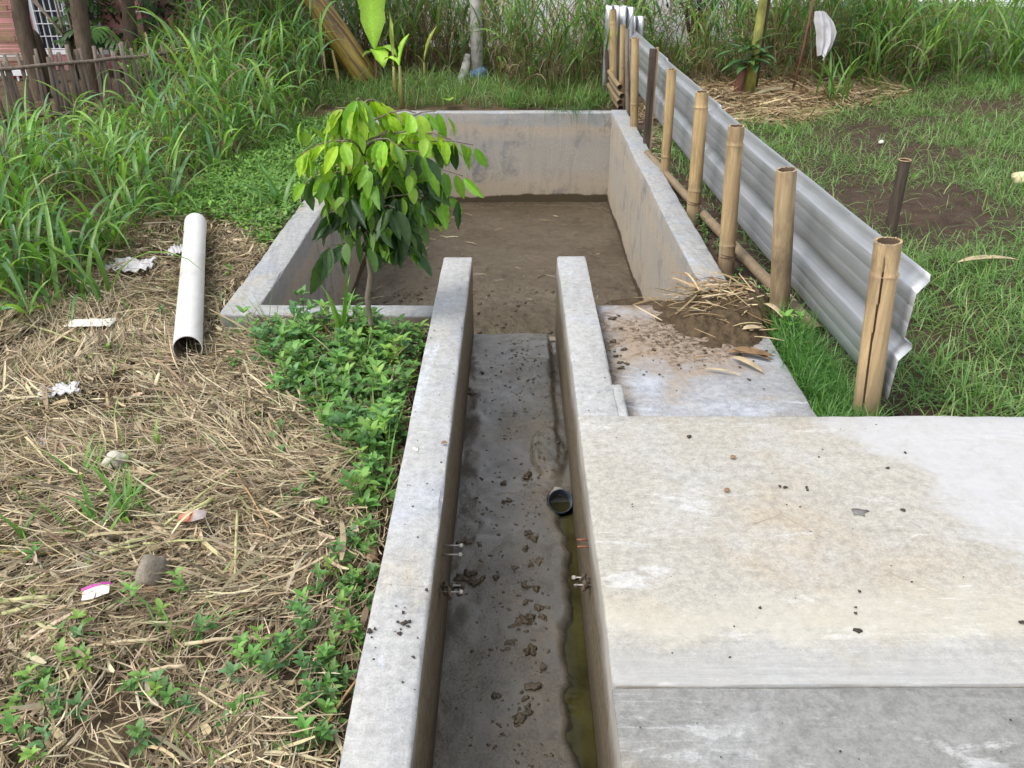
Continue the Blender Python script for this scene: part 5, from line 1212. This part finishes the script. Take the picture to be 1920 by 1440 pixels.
p = G(1612, 960, .0035); mb = MB(); lump(mb, p, .016, 77, .06, 2, .6); tag(mb.build('bird_dropping', plain('grey_dropping', (.17, .165, .16), .8)), 'flat dark grey splat on the upper slab', 'stain')
p = G(780, 842, .002); mb = MB(); lump(mb, p, .012, 78, .08, 2, .5); tag(mb.build('white_splat', M['paper']), 'small white splat on the left channel wall top', 'stain')

# ------------------------------------------------------------------ straw, weeds and grass
def poly(*pts, z=-.15): return [tuple(G(a, b, z)[:2]) for a, b in pts]
def clear_of_concrete(p, m=0.0):
    x, y = p[:, 0], p[:, 1]
    c = (x > CH_L - WALL - m) & (x < 4.3) & (y < SLAB_Y1 + m)
    c |= (x > CH_L - WALL - m) & (x < CH_R + WALL + .03 + m) & (y < CH_END)
    c |= (x > PX0 - .165 - m) & (x < PX1 + .15 + m) & (y > PY0 - .125 - m) & (y < PY1 + .12 + m)
    c |= (x > 0) & (x < 1.125 + m) & (y < PY0)
    return ~c
STRAW = poly((-560, 1560), (645, 1560), (800, 610), (415, 600), (540, 420), (470, 395), (300, 405), (180, 480), (-60, 640), (-620, 900))
TALL_L = poly((-620, 860), (0, 640), (130, 585), (215, 500), (285, 425), (400, 345), (500, 290), (560, 240), (600, 215), (620, 150), (330, 150), (250, 200), (120, 260), (-620, 330))
COVER = poly((285, 430), (400, 345), (560, 235), (640, 225), (620, 300), (560, 400), (500, 470), (420, 420))
WEED = poly((500, 640), (600, 632), (800, 640), (760, 760), (722, 980), (690, 1010), (650, 900), (600, 800), (520, 745), (490, 690), (470, 620))
WEED2 = poly((690, 980), (722, 980), (640, 1440), (560, 1440), (560, 1250), (620, 1080))
WEED3 = poly((0, 1240), (330, 1250), (520, 1180), (600, 1300), (560, 1440), (0, 1440))

def straw_layer(P, n, name, label, pal, lmin, lmax, wmin, wmax, lay=.03, mask=None, seed=5, p=None, tilt=.22):
    rg = np.random.default_rng(seed); q = scatter(P, n, rg); 
    if mask is not None: q = q[rg.uniform(0, 1, len(q)) < mask(q[:, 0], q[:, 1])]
    n = len(q); az = 2 * math.pi * fbm(q[:, 0] * .9, q[:, 1] * .9, 401, 3) * 1.4 + rg.normal(0, .75, n)
    L = rg.uniform(lmin, lmax, n) * rg.choice([.45, .7, 1.0, 1.5], n, p=[.35, .35, .22, .08]); end = q + np.column_stack([np.cos(az), np.sin(az)]) * L[:, None]
    ok = clear_of_concrete(q, .012) & clear_of_concrete(end, .008); q, az, L = q[ok], az[ok], L[ok]; n = len(q)
    W = rg.uniform(wmin, wmax, n) * rg.choice([.7, 1, 2.0, 3.6], n, p=[.46, .41, .10, .03])
    lift = lay * fbm(q[:, 0] * 5, q[:, 1] * 5, 405) * 1.2; z = ground_h(q[:, 0], q[:, 1]) + lift * rg.uniform(.2, 1.15, n) + .004
    rb = RB(); rb.add(ribbons(np.column_stack([q, z]), az, L, W, rg.normal(.03, tilt, n), rg.normal(.05, .35, n), 4, 0, 'straw', roll=rg.uniform(-.9, .9, n), col=pick(pal, n, rg, .25, p), azc=rg.normal(0, .35, n)))
    return tag(rb.build(name, M['straw']), label, 'straw', kind='stuff')
STR = [(.46, .375, .24), (.37, .295, .19), (.24, .18, .115), (.59, .505, .345), (.115, .088, .058), (.37, .325, .235)]
straw_layer(STRAW, 100000, 'straw_mulch', 'thick layer of dry tan straw covering the ground left of the channel', STR, .05, .19, .0020, .0050, .06, lambda x, y: .22 + .85 * sstep(.36, .50, fbm(x * 3.2, y * 3.2, 410, 3)), 5, [.27, .22, .15, .15, .12, .09])
SR = poly((1175, 232), (1215, 190), (1290, 155), (1480, 140), (1660, 150), (1720, 185), (1600, 205), (1500, 235), (1330, 235))
straw_layer(SR, 9000, 'straw_patch', 'patch of pale dry straw in front of the tall grass at right rear', [(.46, .35, .21), (.38, .28, .16), (.52, .42, .27), (.26, .18, .10)], .10, .32, .004, .009, .07, None, 6)
SF = poly((1190, 290), (1225, 230), (1245, 230), (1260, 300), (1240, 340))
straw_layer(SF, 900, 'straw_litter', 'dry straw scraps between the pond wall and far fence posts', STR, .06, .2, .003, .007, .03, None, 7)

# thick cut stalks lying on the straw, each one an object
STK = [((310, 990), (440, 880), .0042, 'g', 'long green cut stalk slanting up behind the orange wrapper'), ((335, 985), (402, 938), .0075, 'g', 'thick green cut stalk touching the orange wrapper'), ((205, 1040), (290, 1010), .006, 'g', 'green stalk above the masonry lump, upper of two'), ((190, 1050), (262, 1030), .0055, 'g', 'green stalk above the masonry lump, lower of two'),
       ((270, 1027), (405, 1015), .0035, 'g', 'thin green stalk lying level below the orange wrapper'), ((446, 960), (442, 1090), .0045, 'g', 'green stalk pointing straight away from the viewer'), ((0, 1135), (110, 1130), .0068, 'g', 'pale green stalk at the left edge, upper of two'), ((8, 1160), (100, 1140), .006, 'g', 'pale green stalk at the left edge, lower of two'),
       ((495, 955), (535, 980), .0045, 'p', 'short white dry stalk right of the green stalks'), ((170, 1220), (300, 1206), .0045, 'p', 'pale stalk lying level below the paper scrap'), ((350, 1220), (460, 1198), .005, 'p', 'flat pale stalk right of the level pale stalk'), ((285, 1270), (350, 1258), .0055, 'p', 'short two-toned stalk near the bottom centre'),
       ((440, 880), (505, 995), .0028, 'o', 'orange-brown thin stalk slanting down to the right'), ((0, 1043), (100, 1047), .003, 'o', 'thin orange-brown stalk at the left edge'), ((560, 1440), (720, 1200), .0035, 'o', 'long curved brown stalk leaning toward the channel wall'), ((40, 615), (155, 645), .0045, 'g', 'green stalk below the tall grass left of the card'), ((545, 820), (610, 785), .005, 'g', 'green stalk on bare earth at the edge of the weeds'), ((375, 1310), (505, 1390), .0028, 'p', 'thin pale stalk at the bottom pointing to lower right')]
M['stk_g'] = plain('green_yellow_stalk', (.42, .43, .20), .6, 0, .3, 25, .2, 60, .35, .002); M['stk_p'] = plain('pale_dry_stalk', (.52, .43, .28), .7, 0, .25, 25); M['stk_o'] = plain('orange_dry_stalk', (.40, .26, .12), .7, 0, .3, 25)
names = {'g': ('greenish cut grass stalk lying on the straw', 'green cut stalks'), 'p': ('pale dry cut stalk lying on the straw', 'pale cut stalks'), 'o': ('thin orange-brown dry stalk lying on the straw', 'orange-brown cut stalks')}
for i, (a, b, r, k, lb_) in enumerate(STK):
    p0 = G(a[0], a[1], -.12); p1 = G(b[0], b[1], -.12)
    if (p1 - p0).length < .06: continue
    for p in (p0, p1): p.z = gh1(p.x, p.y) + .05
    mid = p0.lerp(p1, .5); mid.z += .004; nd = p0.lerp(p1, .3)
    t = thing('cut_stalk', lb_, 'stalk', p0, names[k][1]); mb = MB(); mb.tube([p0, nd, mid, p0.lerp(p1, .75), p1], [r, r * 1.02, r, r * .95, r * .85], 8); mb.build('stem', M['stk_' + k], t)
    mb = MB(); dd = (p1 - p0).normalized(); mb.tube([nd - dd * .004, nd, nd + dd * .004], [r * 1.0, r * 1.22, r * 1.0], 8); mb.build('node', M['stk_' + ('p' if k != 'p' else 'o')], t)

# weeds: upright stems with crossed pairs of leaves
def weed_arrays(q, rg, hmin=.05, hmax=.14, lmin=.025, lmax=.05, pal=None, rb=None, tiers=4):
    rb = rb or RB(); n = len(q); z = ground_h(q[:, 0], q[:, 1]); H_ = rg.uniform(hmin, hmax, n); az0 = rg.uniform(0, 6.28, n); lx = rg.normal(0, .12, (n, 2)) * H_[:, None]
    colp = pick(pal, n, rg, .2)
    for k in range(tiers):
        f = (k + 1) / tiers
        for s in range(2 if k < tiers - 1 else 4):
            b = np.column_stack([q + lx * f, z + H_ * f]); a = az0 + k * 1.57 + s * (3.14 if k < tiers - 1 else 1.57) + rg.normal(0, .3, n)
            L = rg.uniform(lmin, lmax, n) * (1.15 - .45 * f); bright = 1.0 + .45 * max(0, f - .6)
            rb.add(ribbons(b, a, L, L * rg.uniform(.34, .48, n), rg.uniform(.05, .6, n) + .5 * f, rg.uniform(.4, 1.1, n), 4, .28, 'leaf', col=colp * (1 + .25 * (f - .5)), tip=colp * bright))
    rb.add(ribbons(np.column_stack([q, z - .01]), az0, H_ * 1.05, .005, 1.5, .05, 3, 0, 'stem', col=np.array([(.10, .09, .04)])))
    return rb
WG = [(.085, .20, .048), (.115, .25, .058), (.07, .165, .05), (.16, .31, .07), (.10, .22, .085), (.09, .21, .05), (.12, .27, .06), (.18, .31, .06)]
rg = np.random.default_rng(31); q = scatter(WEED, 620, rg); q = q[clear_of_concrete(q, .01)]; q = q[rg.uniform(0, 1, len(q)) < np.clip(sstep(.30, .46, fbm(q[:, 0] * 5, q[:, 1] * 5, 57)) * (.22 + .78 * sstep(2.0, 3.0, q[:, 1])) + .06, 0, 1)]
rb = weed_arrays(q[::2], rg, .04, .14, .045, .085, WG); weed_arrays(q[1::2], rg, .03, .11, .025, .05, WG, rb)
n = 260; qg = scatter(WEED, n, rg); qg = qg[clear_of_concrete(qg, .02)]; n = len(qg); rb.add(ribbons(np.column_stack([qg, ground_h(qg[:, 0], qg[:, 1])]), rg.uniform(0, 6.28, n), rg.uniform(.08, .24, n), rg.uniform(.004, .009, n), rg.uniform(.7, 1.4, n), rg.uniform(.4, 1.8, n), 6, .2, col=pick([(.15, .30, .06), (.20, .34, .08), (.36, .30, .15)], n, rg)))
q2 = scatter(WEED2, 40, rg); q2 = q2[clear_of_concrete(q2, .01)]; weed_arrays(q2, rg, .03, .09, .025, .05, WG, rb)
q3 = scatter(WEED3, 80, rg); q3 = q3[rg.uniform(0, 1, len(q3)) < sstep(.45, .55, fbm(q3[:, 0] * 4, q3[:, 1] * 4, 55))]; weed_arrays(q3, rg, .03, .07, .025, .045, WG, rb)
tag(rb.build('weed_patch', M['leaf']), 'dense green broad-leaved weeds growing along the left channel wall', 'weeds', kind='stuff')
# single weeds that stand apart in the straw
scat = [(515, 815), (440, 690), (530, 850), (590, 900), (560, 930), (600, 950), (120, 1215), (160, 1275), (345, 1110), (460, 1250), (490, 1210), (520, 1240), (505, 1265), (540, 1215), (560, 1140), (600, 1110), (640, 1060), (580, 1180), (610, 1240), (570, 1330), (110, 1340), (150, 1360), (60, 1300),
        (300, 1310), (360, 1340), (620, 1330), (590, 1390), (380, 1190), (25, 1340), (350, 600), (300, 585), (430, 510), (660, 1010), (668, 1090), (640, 1150), (655, 1200), (625, 1290), (610, 1400), (250, 1300), (470, 1330), (420, 1370), (280, 1400), (90, 1420)]
rgl = np.random.default_rng(77); rb = RB()
for (a, b) in scat:
    p = G(a, b, -.13); weed_arrays(np.array([(p.x, p.y), (p.x + rgl.normal(0, .02), p.y + rgl.normal(0, .02))]), rgl, .03, .09, .03, .055, WG, rb, 3)
tag(rb.build('weed_sprigs', M['leaf']), 'scattered small weed sprigs poking through the straw', 'weeds', kind='stuff')
for (a, b, lb) in [(204, 660, 'small dark weed in the straw right of the pipe mouth'), (455, 682, 'weed sprig standing just left of the dense weed patch'), (520, 805, 'lone star-shaped weed on bare straw left of the channel wall'), (620, 765, 'weed beside the bare earth hole in the weed patch'),
                   (75, 1055, 'small weed at the left edge between straw and stalks'), (150, 1210, 'dark weed in front of the magenta-edged paper'), (145, 1262, 'weed just below the dark weed at lower left'), (300, 1165, 'little weed directly below the masonry lump'), (245, 1140, 'tiny sprout right of the paper scrap'),
                   (330, 1335, 'weed near the bottom centre of the straw'), (45, 1400, 'weed in the bottom left corner'), (430, 1290, 'weed right of the pale stalk near the bottom')]:
    p = G(a, b, -.13); rb = weed_arrays(np.array([(p.x, p.y)]), rgl, .05, .10, .035, .06, WG, None, 3)
    tag(rb.build('weed_plant', M['leaf']), lb, 'weed')
n = 1700; rg = np.random.default_rng(91); q = scatter(STRAW, n, rg); q = q[clear_of_concrete(q, .03)]; q = q[fbm(q[:, 0] * 3, q[:, 1] * 3, 92) > .44]; n = len(q); rb = RB()
rb.add(ribbons(np.column_stack([q, ground_h(q[:, 0], q[:, 1]) + .02]), rg.uniform(0, 6.28, n), rg.uniform(.04, .13, n), rg.uniform(.003, .008, n), rg.uniform(.2, 1.3, n), rg.uniform(.2, 1.5, n), 5, .2, col=pick([(.16, .32, .06), (.22, .38, .08), (.30, .36, .12), (.12, .25, .06)], n, rg)))
tag(rb.build('straw_sprouts', M['grass']), 'thin green grass sprouts coming up through the straw', 'grass', kind='stuff')
# heart-leaved plants by the front wall
for (a, b, lb) in [(565, 598, 'pale green toothed-leaf weed rising against the front pond wall'), (665, 600, 'small weed rosette at the foot of the front pond wall'), (560, 700, 'large-leaved weed at the left edge of the weed patch'), (640, 735, 'heart-leaved weed in the middle of the weed patch')]:
    p = G(a, b + 20, -.13); rg_ = np.random.default_rng(a); rb = weed_arrays(np.array([(p.x, p.y), (p.x + .02, p.y + .015)]), rg_, .13, .20, .05, .085, [(.12, .25, .06), (.09, .20, .055)], None, 4); tag(rb.build('weed_plant', M['leaf']), lb, 'weed')

# low ground cover left of the pond and a few sprigs beside the wall
rg = np.random.default_rng(33); q = scatter(COVER, 2600, rg); q = q[clear_of_concrete(q, .02)]; rb = RB(); n = len(q)
for k in range(4):
    b = np.column_stack([q + rg.normal(0, .02, (n, 2)), ground_h(q[:, 0], q[:, 1]) + rg.uniform(.02, .09, n)]); rb.add(ribbons(b, rg.uniform(0, 6.28, n), rg.uniform(.025, .06, n), rg.uniform(.012, .025, n), rg.uniform(.0, .9, n), rg.uniform(.2, 1, n), 3, .2, 'leaf', col=pick([(.14, .29, .055), (.18, .35, .06), (.10, .22, .05)], n, rg)))
q = scatter(COVER, 2600, rg); q = q[clear_of_concrete(q, .02)]; n = len(q); rb.add(ribbons(np.column_stack([q, ground_h(q[:, 0], q[:, 1])]), rg.uniform(0, 6.28, n), rg.uniform(.08, .22, n), rg.uniform(.004, .009, n), rg.uniform(.7, 1.4, n), rg.uniform(.4, 1.6, n), 5, .2, col=pick([(.17, .31, .06), (.22, .37, .08), (.13, .25, .055)], n, rg)))
tag(rb.build('ground_cover', M['leaf']), 'fresh green low plants on the left bank of the pond', 'ground cover', kind='stuff')
q = scatter(poly((1150, 215), (1210, 300), (1300, 420), (1380, 540), (1440, 600), (1470, 590), (1390, 500), (1320, 400), (1250, 300)), 90, rg); q = q[clear_of_concrete(q, .02)]
tag(weed_arrays(q, rg, .03, .08, .02, .04, WG).build('fence_weeds', M['leaf']), 'small weeds in the dark soil between pond wall and fence', 'weeds', kind='stuff')

# lawn grass right of the fence
def lawn(P, n, name, label, dens, pal, lmin, lmax, w, seed, low=.25, zoff=0.0):
    rg = np.random.default_rng(seed); q = scatter(P, n, rg); k = rg.uniform(0, 1, len(q)) < dens(q[:, 0], q[:, 1]); q = q[k]; q = q[clear_of_concrete(q, .005)]; n = len(q)
    z = ground_h(q[:, 0], q[:, 1]) - .005 + zoff; tuft = fbm(q[:, 0] * 5, q[:, 1] * 5, 440); L = rg.uniform(lmin, lmax, n) * (.55 + .9 * tuft)
    az = rg.uniform(0, 6.28, n); c = pick(pal, n, rg, .22)
    end = q + np.column_stack([np.cos(az), np.sin(az)]) * (L * .6)[:, None]; fx = 1.405 + (q[:, 1] - 2.8) * -.044; fx2 = 1.405 + (end[:, 1] - 2.8) * -.044
    ok = ((q[:, 0] > fx) == (end[:, 0] > fx2)) & clear_of_concrete(end, -.03); q, z, L, az, c = q[ok], z[ok], L[ok], az[ok], c[ok]; n = len(q)
    rb = RB(); rb.add(ribbons(np.column_stack([q, z]), az, L, rg.uniform(.7, 1.3, n) * w, rg.uniform(low, 1.4, n), rg.uniform(.3, 1.9, n), 4, 0, 'blade', roll=rg.uniform(-.5, .5, n), col=c * .8, tip=c * 1.1, azc=rg.normal(0, .5, n)))
    return tag(rb.build(name, M['grass']), label, 'grass', kind='stuff')
LG = [(.14, .30, .07), (.165, .33, .08), (.22, .38, .11), (.11, .24, .06), (.28, .38, .14)]
def bare(x, y):
    w = .35 * (fbm(x * 3, y * 3, 450) - .5) * 2; d = 1.0
    m = np.ones_like(x)
    for (px, py, rx, ry) in [(1640, 270, .62, .85), (1700, 390, .75, .9), (1880, 205, .9, .35), (1600, 245, .5, .35), (1620, 420, .35, .45), (1760, 225, .8, .25), (1800, 290, .5, .3)]:
        c = G(px, py, -.15); d = np.hypot((x - c.x) / rx, (y - c.y) / ry) + w; m = np.minimum(m, .24 + .76 * sstep(.55, 1.15, d))
    return m
LAWN = poly((1560, 850), (2700, 850), (2700, 140), (1600, 150), (1640, 195), (1500, 215), (1330, 235), (1215, 250), (1240, 300), (1330, 380), (1480, 540), (1600, 690))
lawn(LAWN, 112000, 'lawn_grass', 'thin green grass covering the field right of the metal fence', lambda x, y: bare(x, y) * (.35 + .65 * sstep(.34, .5, fbm(x * 2.5, y * 2.5, 460))) * np.where(y < 4.6, 1.0, .62), LG, .07, .21, .0052, 41)
NS = [tuple(v) for v in ((1.13, 2.6), (1.40, 2.6), (1.33, 3.5), (1.19, 3.55), (1.14, 3.3))]
lawn(NS, 3600, 'grass_strip', 'lush fine grass growing between the cement pad and the metal fence', lambda x, y: np.ones_like(x), [(.075, .20, .04), (.10, .25, .05), (.13, .29, .06)], .10, .26, .0040, 42, .8)
BS = poly((560, 205), (1150, 205), (1140, 165), (620, 165))
lawn(BS, 9000, 'bank_grass', 'short green grass along the rear edge of the pond', lambda x, y: .25 + .75 * sstep(.35, .5, fbm(x * 3, y * 3, 465)), LG + [(.20, .16, .085)], .09, .34, .0065, 43, .7)
rb = RB(); n = 46; rg = np.random.default_rng(44); q = np.column_stack([rg.normal(.52, .12, n), rg.uniform(8.42, 8.48, n), np.full(n, -.075)])
rb.add(ribbons(q, rg.normal(-1.57, .4, n), rg.uniform(.12, .34, n), .006, rg.uniform(.2, .9, n), rg.uniform(1.8, 2.9, n), 7, .2, col=pick([(.07, .16, .06), (.10, .2, .07)], n, rg)))
tag(rb.build('overhanging_grass', M['grass']), 'wisp of grass drooping over the rear pond wall', 'grass', kind='stuff')
# weeds tuft in the grass strip
p = G(1470, 640, -.13); rg_ = np.random.default_rng(4); tag(weed_arrays(np.array([(p.x, p.y), (p.x + .03, p.y - .03), (p.x + .06, p.y - .01)]), rg_, .08, .14, .05, .08, [(.11, .27, .05), (.13, .30, .06)], None, 3).build('weed_plant', M['leaf']), 'bright broad-leaved weed at the foot of the blackened bamboo post', 'weed')

# tall grass
TG = [(.115, .245, .05), (.15, .30, .06), (.085, .185, .05), (.21, .36, .07), (.11, .235, .10)]
DEAD = [(.26, .19, .115), (.18, .125, .075), (.36, .29, .18), (.11, .078, .05)]
def tall_grass(q, H_, name, label, seed, leaves=6, lw=.016, pal=TG, dead=.18, stem_dead=.5, Lm=(.28, .62), lean=.12, bright=1.0, skirt=1.0):
    rg = np.random.default_rng(seed); n = len(q); z = ground_h(q[:, 0], q[:, 1]) - .02; rb = RB(); la = rg.uniform(0, 6.28, n); ll = np.abs(rg.normal(0, lean, n))
    sx = np.column_stack([np.cos(la), np.sin(la)]) * ll[:, None]
    sc_ = np.where((rg.uniform(0, 1, n) < stem_dead)[:, None], pick(DEAD, n, rg), pick([(.20, .24, .08), (.28, .27, .11)], n, rg))
    rb.add(ribbons(np.column_stack([q, z]), la, H_ * 1.02, rg.uniform(.006, .012, n), 1.52 - ll, rg.uniform(0, .25, n), 5, 0, 'stem', roll=rg.uniform(-1.5, 1.5, n), col=sc_))
    for k in range(leaves):
        f = (k + .5) / leaves * .92 + rg.uniform(-.06, .06, n); f = np.clip(f, .02, 1); b = np.column_stack([q + sx * (H_ * f)[:, None], z + H_ * f * .97])
        isd = rg.uniform(0, 1, n) < dead * (1.9 - 1.7 * f); c = np.where(isd[:, None], pick(DEAD, n, rg), pick(pal, n, rg, .22) * bright)
        rb.add(ribbons(b, rg.uniform(0, 6.28, n), rg.uniform(*Lm, n) * (.65 + .45 * f) * np.clip(.45 + H_ * .9, .5, 1), rg.uniform(.6, 1.35, n) * lw * np.where(isd, .6, 1), rg.uniform(.75, 1.4, n), np.where(isd, rg.uniform(1.6, 3.0, n), rg.uniform(.5, 2.3, n)), 7, .35, 'blade', roll=rg.normal(0, .35, n), col=c * .8, tip=c * 1.08, azc=rg.normal(0, .35, n), power=1.7))
    m = int(n * skirt)
    if m:
        i = rg.integers(0, n, m); b = np.column_stack([q[i] + rg.normal(0, .05, (m, 2)), z[i]]); rb.add(ribbons(b, rg.uniform(0, 6.28, m), rg.uniform(.15, .45, m), rg.uniform(.005, .010, m), rg.uniform(.6, 1.45, m), rg.uniform(.3, 2.2, m), 5, 0, 'blade', roll=rg.uniform(-1, 1, m), col=np.where((rg.uniform(0, 1, m) < .55)[:, None], pick(DEAD, m, rg), pick(pal, m, rg))))
    return tag(rb.build(name, M['grass']), label, 'grass', kind='stuff')
rg = np.random.default_rng(51)
q = scatter(TALL_L, 1400, rg); cl = fbm(q[:, 0] * 1.8, q[:, 1] * 1.8, 470); q = q[cl > .33]
q = q[~((q[:, 0] < -2.9) & (q[:, 1] > 6.3) & (q[:, 1] < 8.6) & (rg.uniform(0, 1, len(q)) < .72))]
edge = sstep(0, .9, np.min(np.stack([np.hypot(q[:, 0] - a, q[:, 1] - b) for a, b in [tuple(G(x, y)[:2]) for x, y in ((0, 640), (130, 590), (230, 500), (300, 430), (400, 350), (500, 290), (560, 240))]]), 0))
q_h = (.16 + .36 * edge) * rg.uniform(.7, 1.2, len(q)) * np.where((q[:, 1] > 5.6) & (q[:, 0] < -2.75) & (q[:, 1] < 8.4), .5, 1.0) * np.where((q[:, 1] > 6.6) & (q[:, 0] > -3.0), 1.7, 1.0) * (.55 + .9 * fbm(q[:, 0] * 1.3, q[:, 1] * 1.3, 475))
tall_grass(q, q_h, 'tall_grass', 'tall rank green grass on the bank left of the pond', 52, 5, .026, TG, .16, .45, (.24, .56), .15, 1.3, 2.0)
BACK = [(-3.4, 9.1), (-1.2, 9.2), (-.2, 9.35), (.85, 9.25), (1.3, 9.8), (1.4, 10.0), (2.2, 9.9), (3.0, 10.2), (3.3, 9.9), (4.6, 10.0), (4.6, 12.2), (-3.4, 12.2)]
q = scatter(BACK, 1750, rg); x, y = q[:, 0], q[:, 1]
gap = 1 - .85 * np.exp(-(((x - x * 0 - .35 * (y / 10)) / .62) ** 2)) * (y > 9.9) - .75 * np.exp(-(((x - 1.95 * y / 10.5) / .85) ** 2)) * (y > 10.2)
short = rg.uniform(0, 1, len(q)) > gap; shf = np.where(short, .22, 1.0); q = np.column_stack([q, shf]); q = q[~((q[:, 0] > -2.45) & (q[:, 0] < -.62) & (q[:, 1] < 10.15))]; q = q[~((np.abs(q[:, 0] + .42) < .22) & (q[:, 1] < 10.3))]; hh = rg.uniform(.55, 1.25, len(q)) * np.where((q[:, 0] > .9) & (q[:, 0] < 3.0), .8, 1.0) * q[:, 2]; q = q[:, :2]
tall_grass(q, hh, 'tall_grass', 'tall dry and green grass screen behind the pond', 53, 7, .024, TG, .55, .85, (.32, .70), .12, .95, 4.0)
RIGHT = poly((1580, 180), (1640, 180), (1760, 178), (1900, 172), (2250, 175), (2250, 60), (1580, 80))
q = scatter(RIGHT, 900, rg); q = q[fbm(q[:, 0] * 1.5, q[:, 1] * 1.5, 480) > .30]
tall_grass(q, rg.uniform(.4, .95, len(q)), 'tall_grass', 'tall fresh elephant grass clumps at the right rear', 54, 7, .024, [(.12, .25, .05), (.15, .30, .06), (.09, .20, .05), (.19, .32, .07)], .14, .6, (.4, .9), .16, 1.1, 1.5)

lawn(TALL_L, 9000, 'undergrowth', 'low tangled undergrowth beneath the tall grass on the left bank', lambda x, y: .3 + .7 * sstep(.35, .5, fbm(x * 3, y * 3, 466)), [(.10, .22, .05), (.14, .28, .06), (.24, .19, .11), (.16, .115, .07)], .10, .30, .008, 45, .5)
# single tufts
def tuft(name, px, py, n, Lm, w, label, cat, seed, pal, z=-.13, e=(.8, 1.4), dr=(.3, 1.4), sp=.03, fold=.35):
    p = G(px, py, z); rg = np.random.default_rng(seed); b = np.column_stack([p.x + rg.normal(0, sp, n), p.y + rg.normal(0, sp, n), np.full(n, gh1(p.x, p.y))]); c = pick(pal, n, rg)
    rb = RB(); rb.add(ribbons(b, rg.uniform(0, 6.28, n), rg.uniform(*Lm, n), rg.uniform(.7, 1.2, n) * w, rg.uniform(*e, n), rg.uniform(*dr, n), 7, fold, 'blade', col=c * .85, tip=c * 1.1, azc=rg.normal(0, .3, n))); return tag(rb.build(name, M['grass']), label, cat)
BG = [(.15, .31, .06), (.19, .36, .07), (.11, .25, .05)]
tuft('grass_tuft', 215, 965, 13, (.10, .22), .017, 'bright broad-bladed grass tuft beside the pale stone', 'grass tuft', 1, BG, sp=.05)
tuft('grass_tuft', 155, 895, 9, (.10, .22), .015, 'green grass tuft left of the pale stone on the straw', 'grass tuft', 2, BG, sp=.03)
tuft('grass_tuft', 255, 925, 8, (.08, .16), .012, 'small green grass tuft right of the pale stone', 'grass tuft', 3, BG, sp=.03)
tuft('grass_tuft', 165, 1000, 6, (.10, .2), .013, 'low spreading grass tuft in front of the bright tuft', 'grass tuft', 4, BG, sp=.03, e=(.4, 1.0))
tuft('grass_tuft', 295, 830, 3, (.09, .15), .014, 'single upright yellow-green grass blade cluster on the straw', 'grass tuft', 5, BG, sp=.008, e=(1.2, 1.5))
tuft('grass_tuft', 15, 1020, 7, (.10, .2), .014, 'grass tuft cut by the left picture edge', 'grass tuft', 6, BG, sp=.03)
tuft('grass_tuft', 345, 1180, 16, (.10, .2), .006, 'fine-bladed grass tuft beside the masonry lump', 'grass tuft', 7, LG, sp=.04)
tuft('grass_tuft', 150, 720, 5, (.06, .12), .010, 'little green sprout in straw near the card', 'grass tuft', 8, BG, sp=.02)
tuft('grass_tuft', 260, 770, 8, (.06, .14), .008, 'sparse grass sprout in the straw below the pipe mouth', 'grass tuft', 9, BG, sp=.05)
tuft('grass_tuft', 365, 740, 6, (.07, .14), .010, 'yellow-green grass sprout in the straw right below the pipe', 'grass tuft', 10, BG, sp=.04, e=(.3, 1.0))
tuft('grass_shoot', 640, 640, 5, (.26, .46), .024, 'tall broad grass shoot standing left of the sapling trunk', 'grass tuft', 11, BG, sp=.006, e=(1.25, 1.5), dr=(.1, .7))
tuft('grass_tuft', 455, 620, 9, (.12, .22), .006, 'thin dark grass tuft at the front wall left corner', 'grass tuft', 12, LG, sp=.02)
tuft('grass_tuft', 505, 625, 6, (.16, .26), .006, 'upright thin grass tuft against the front pond wall', 'grass tuft', 13, BG, sp=.012, e=(1.2, 1.5), dr=(.1, .5))
for i, (a, b, s_, lb) in enumerate([(170, 560, .5, 'arching reed grass clump in front of the left bank'), (60, 560, .62, 'tall arching reed clump at the left picture edge'), (330, 400, .5, 'arching reed clump behind the far end of the pipe'), (20, 470, .75, 'highest reed clump at the far left'), (215, 470, .55, 'leaning reed clump left of the pipe end'), (530, 395, .35, 'small reed clump beside the left pond wall'), (400, 300, .7, 'long drooping reed clump on the bank before the banana trunk')]):
    tuft('reed_clump', a, b, 12, (s_ * .8, s_ * 1.4), .028, lb, 'grass clump', 60 + i, [(.13, .27, .07), (.11, .24, .09), (.16, .30, .06)], sp=.06, e=(1.0, 1.45), dr=(.8, 2.2))
tuft('reed_clump', 1562, 190, 20, (.45, .80), .026, 'fresh grass clump growing in front of the white cloth', 'grass clump', 90, [(.13, .27, .06), (.16, .30, .06)], sp=.07, e=(1.1, 1.5), dr=(.4, 1.6))
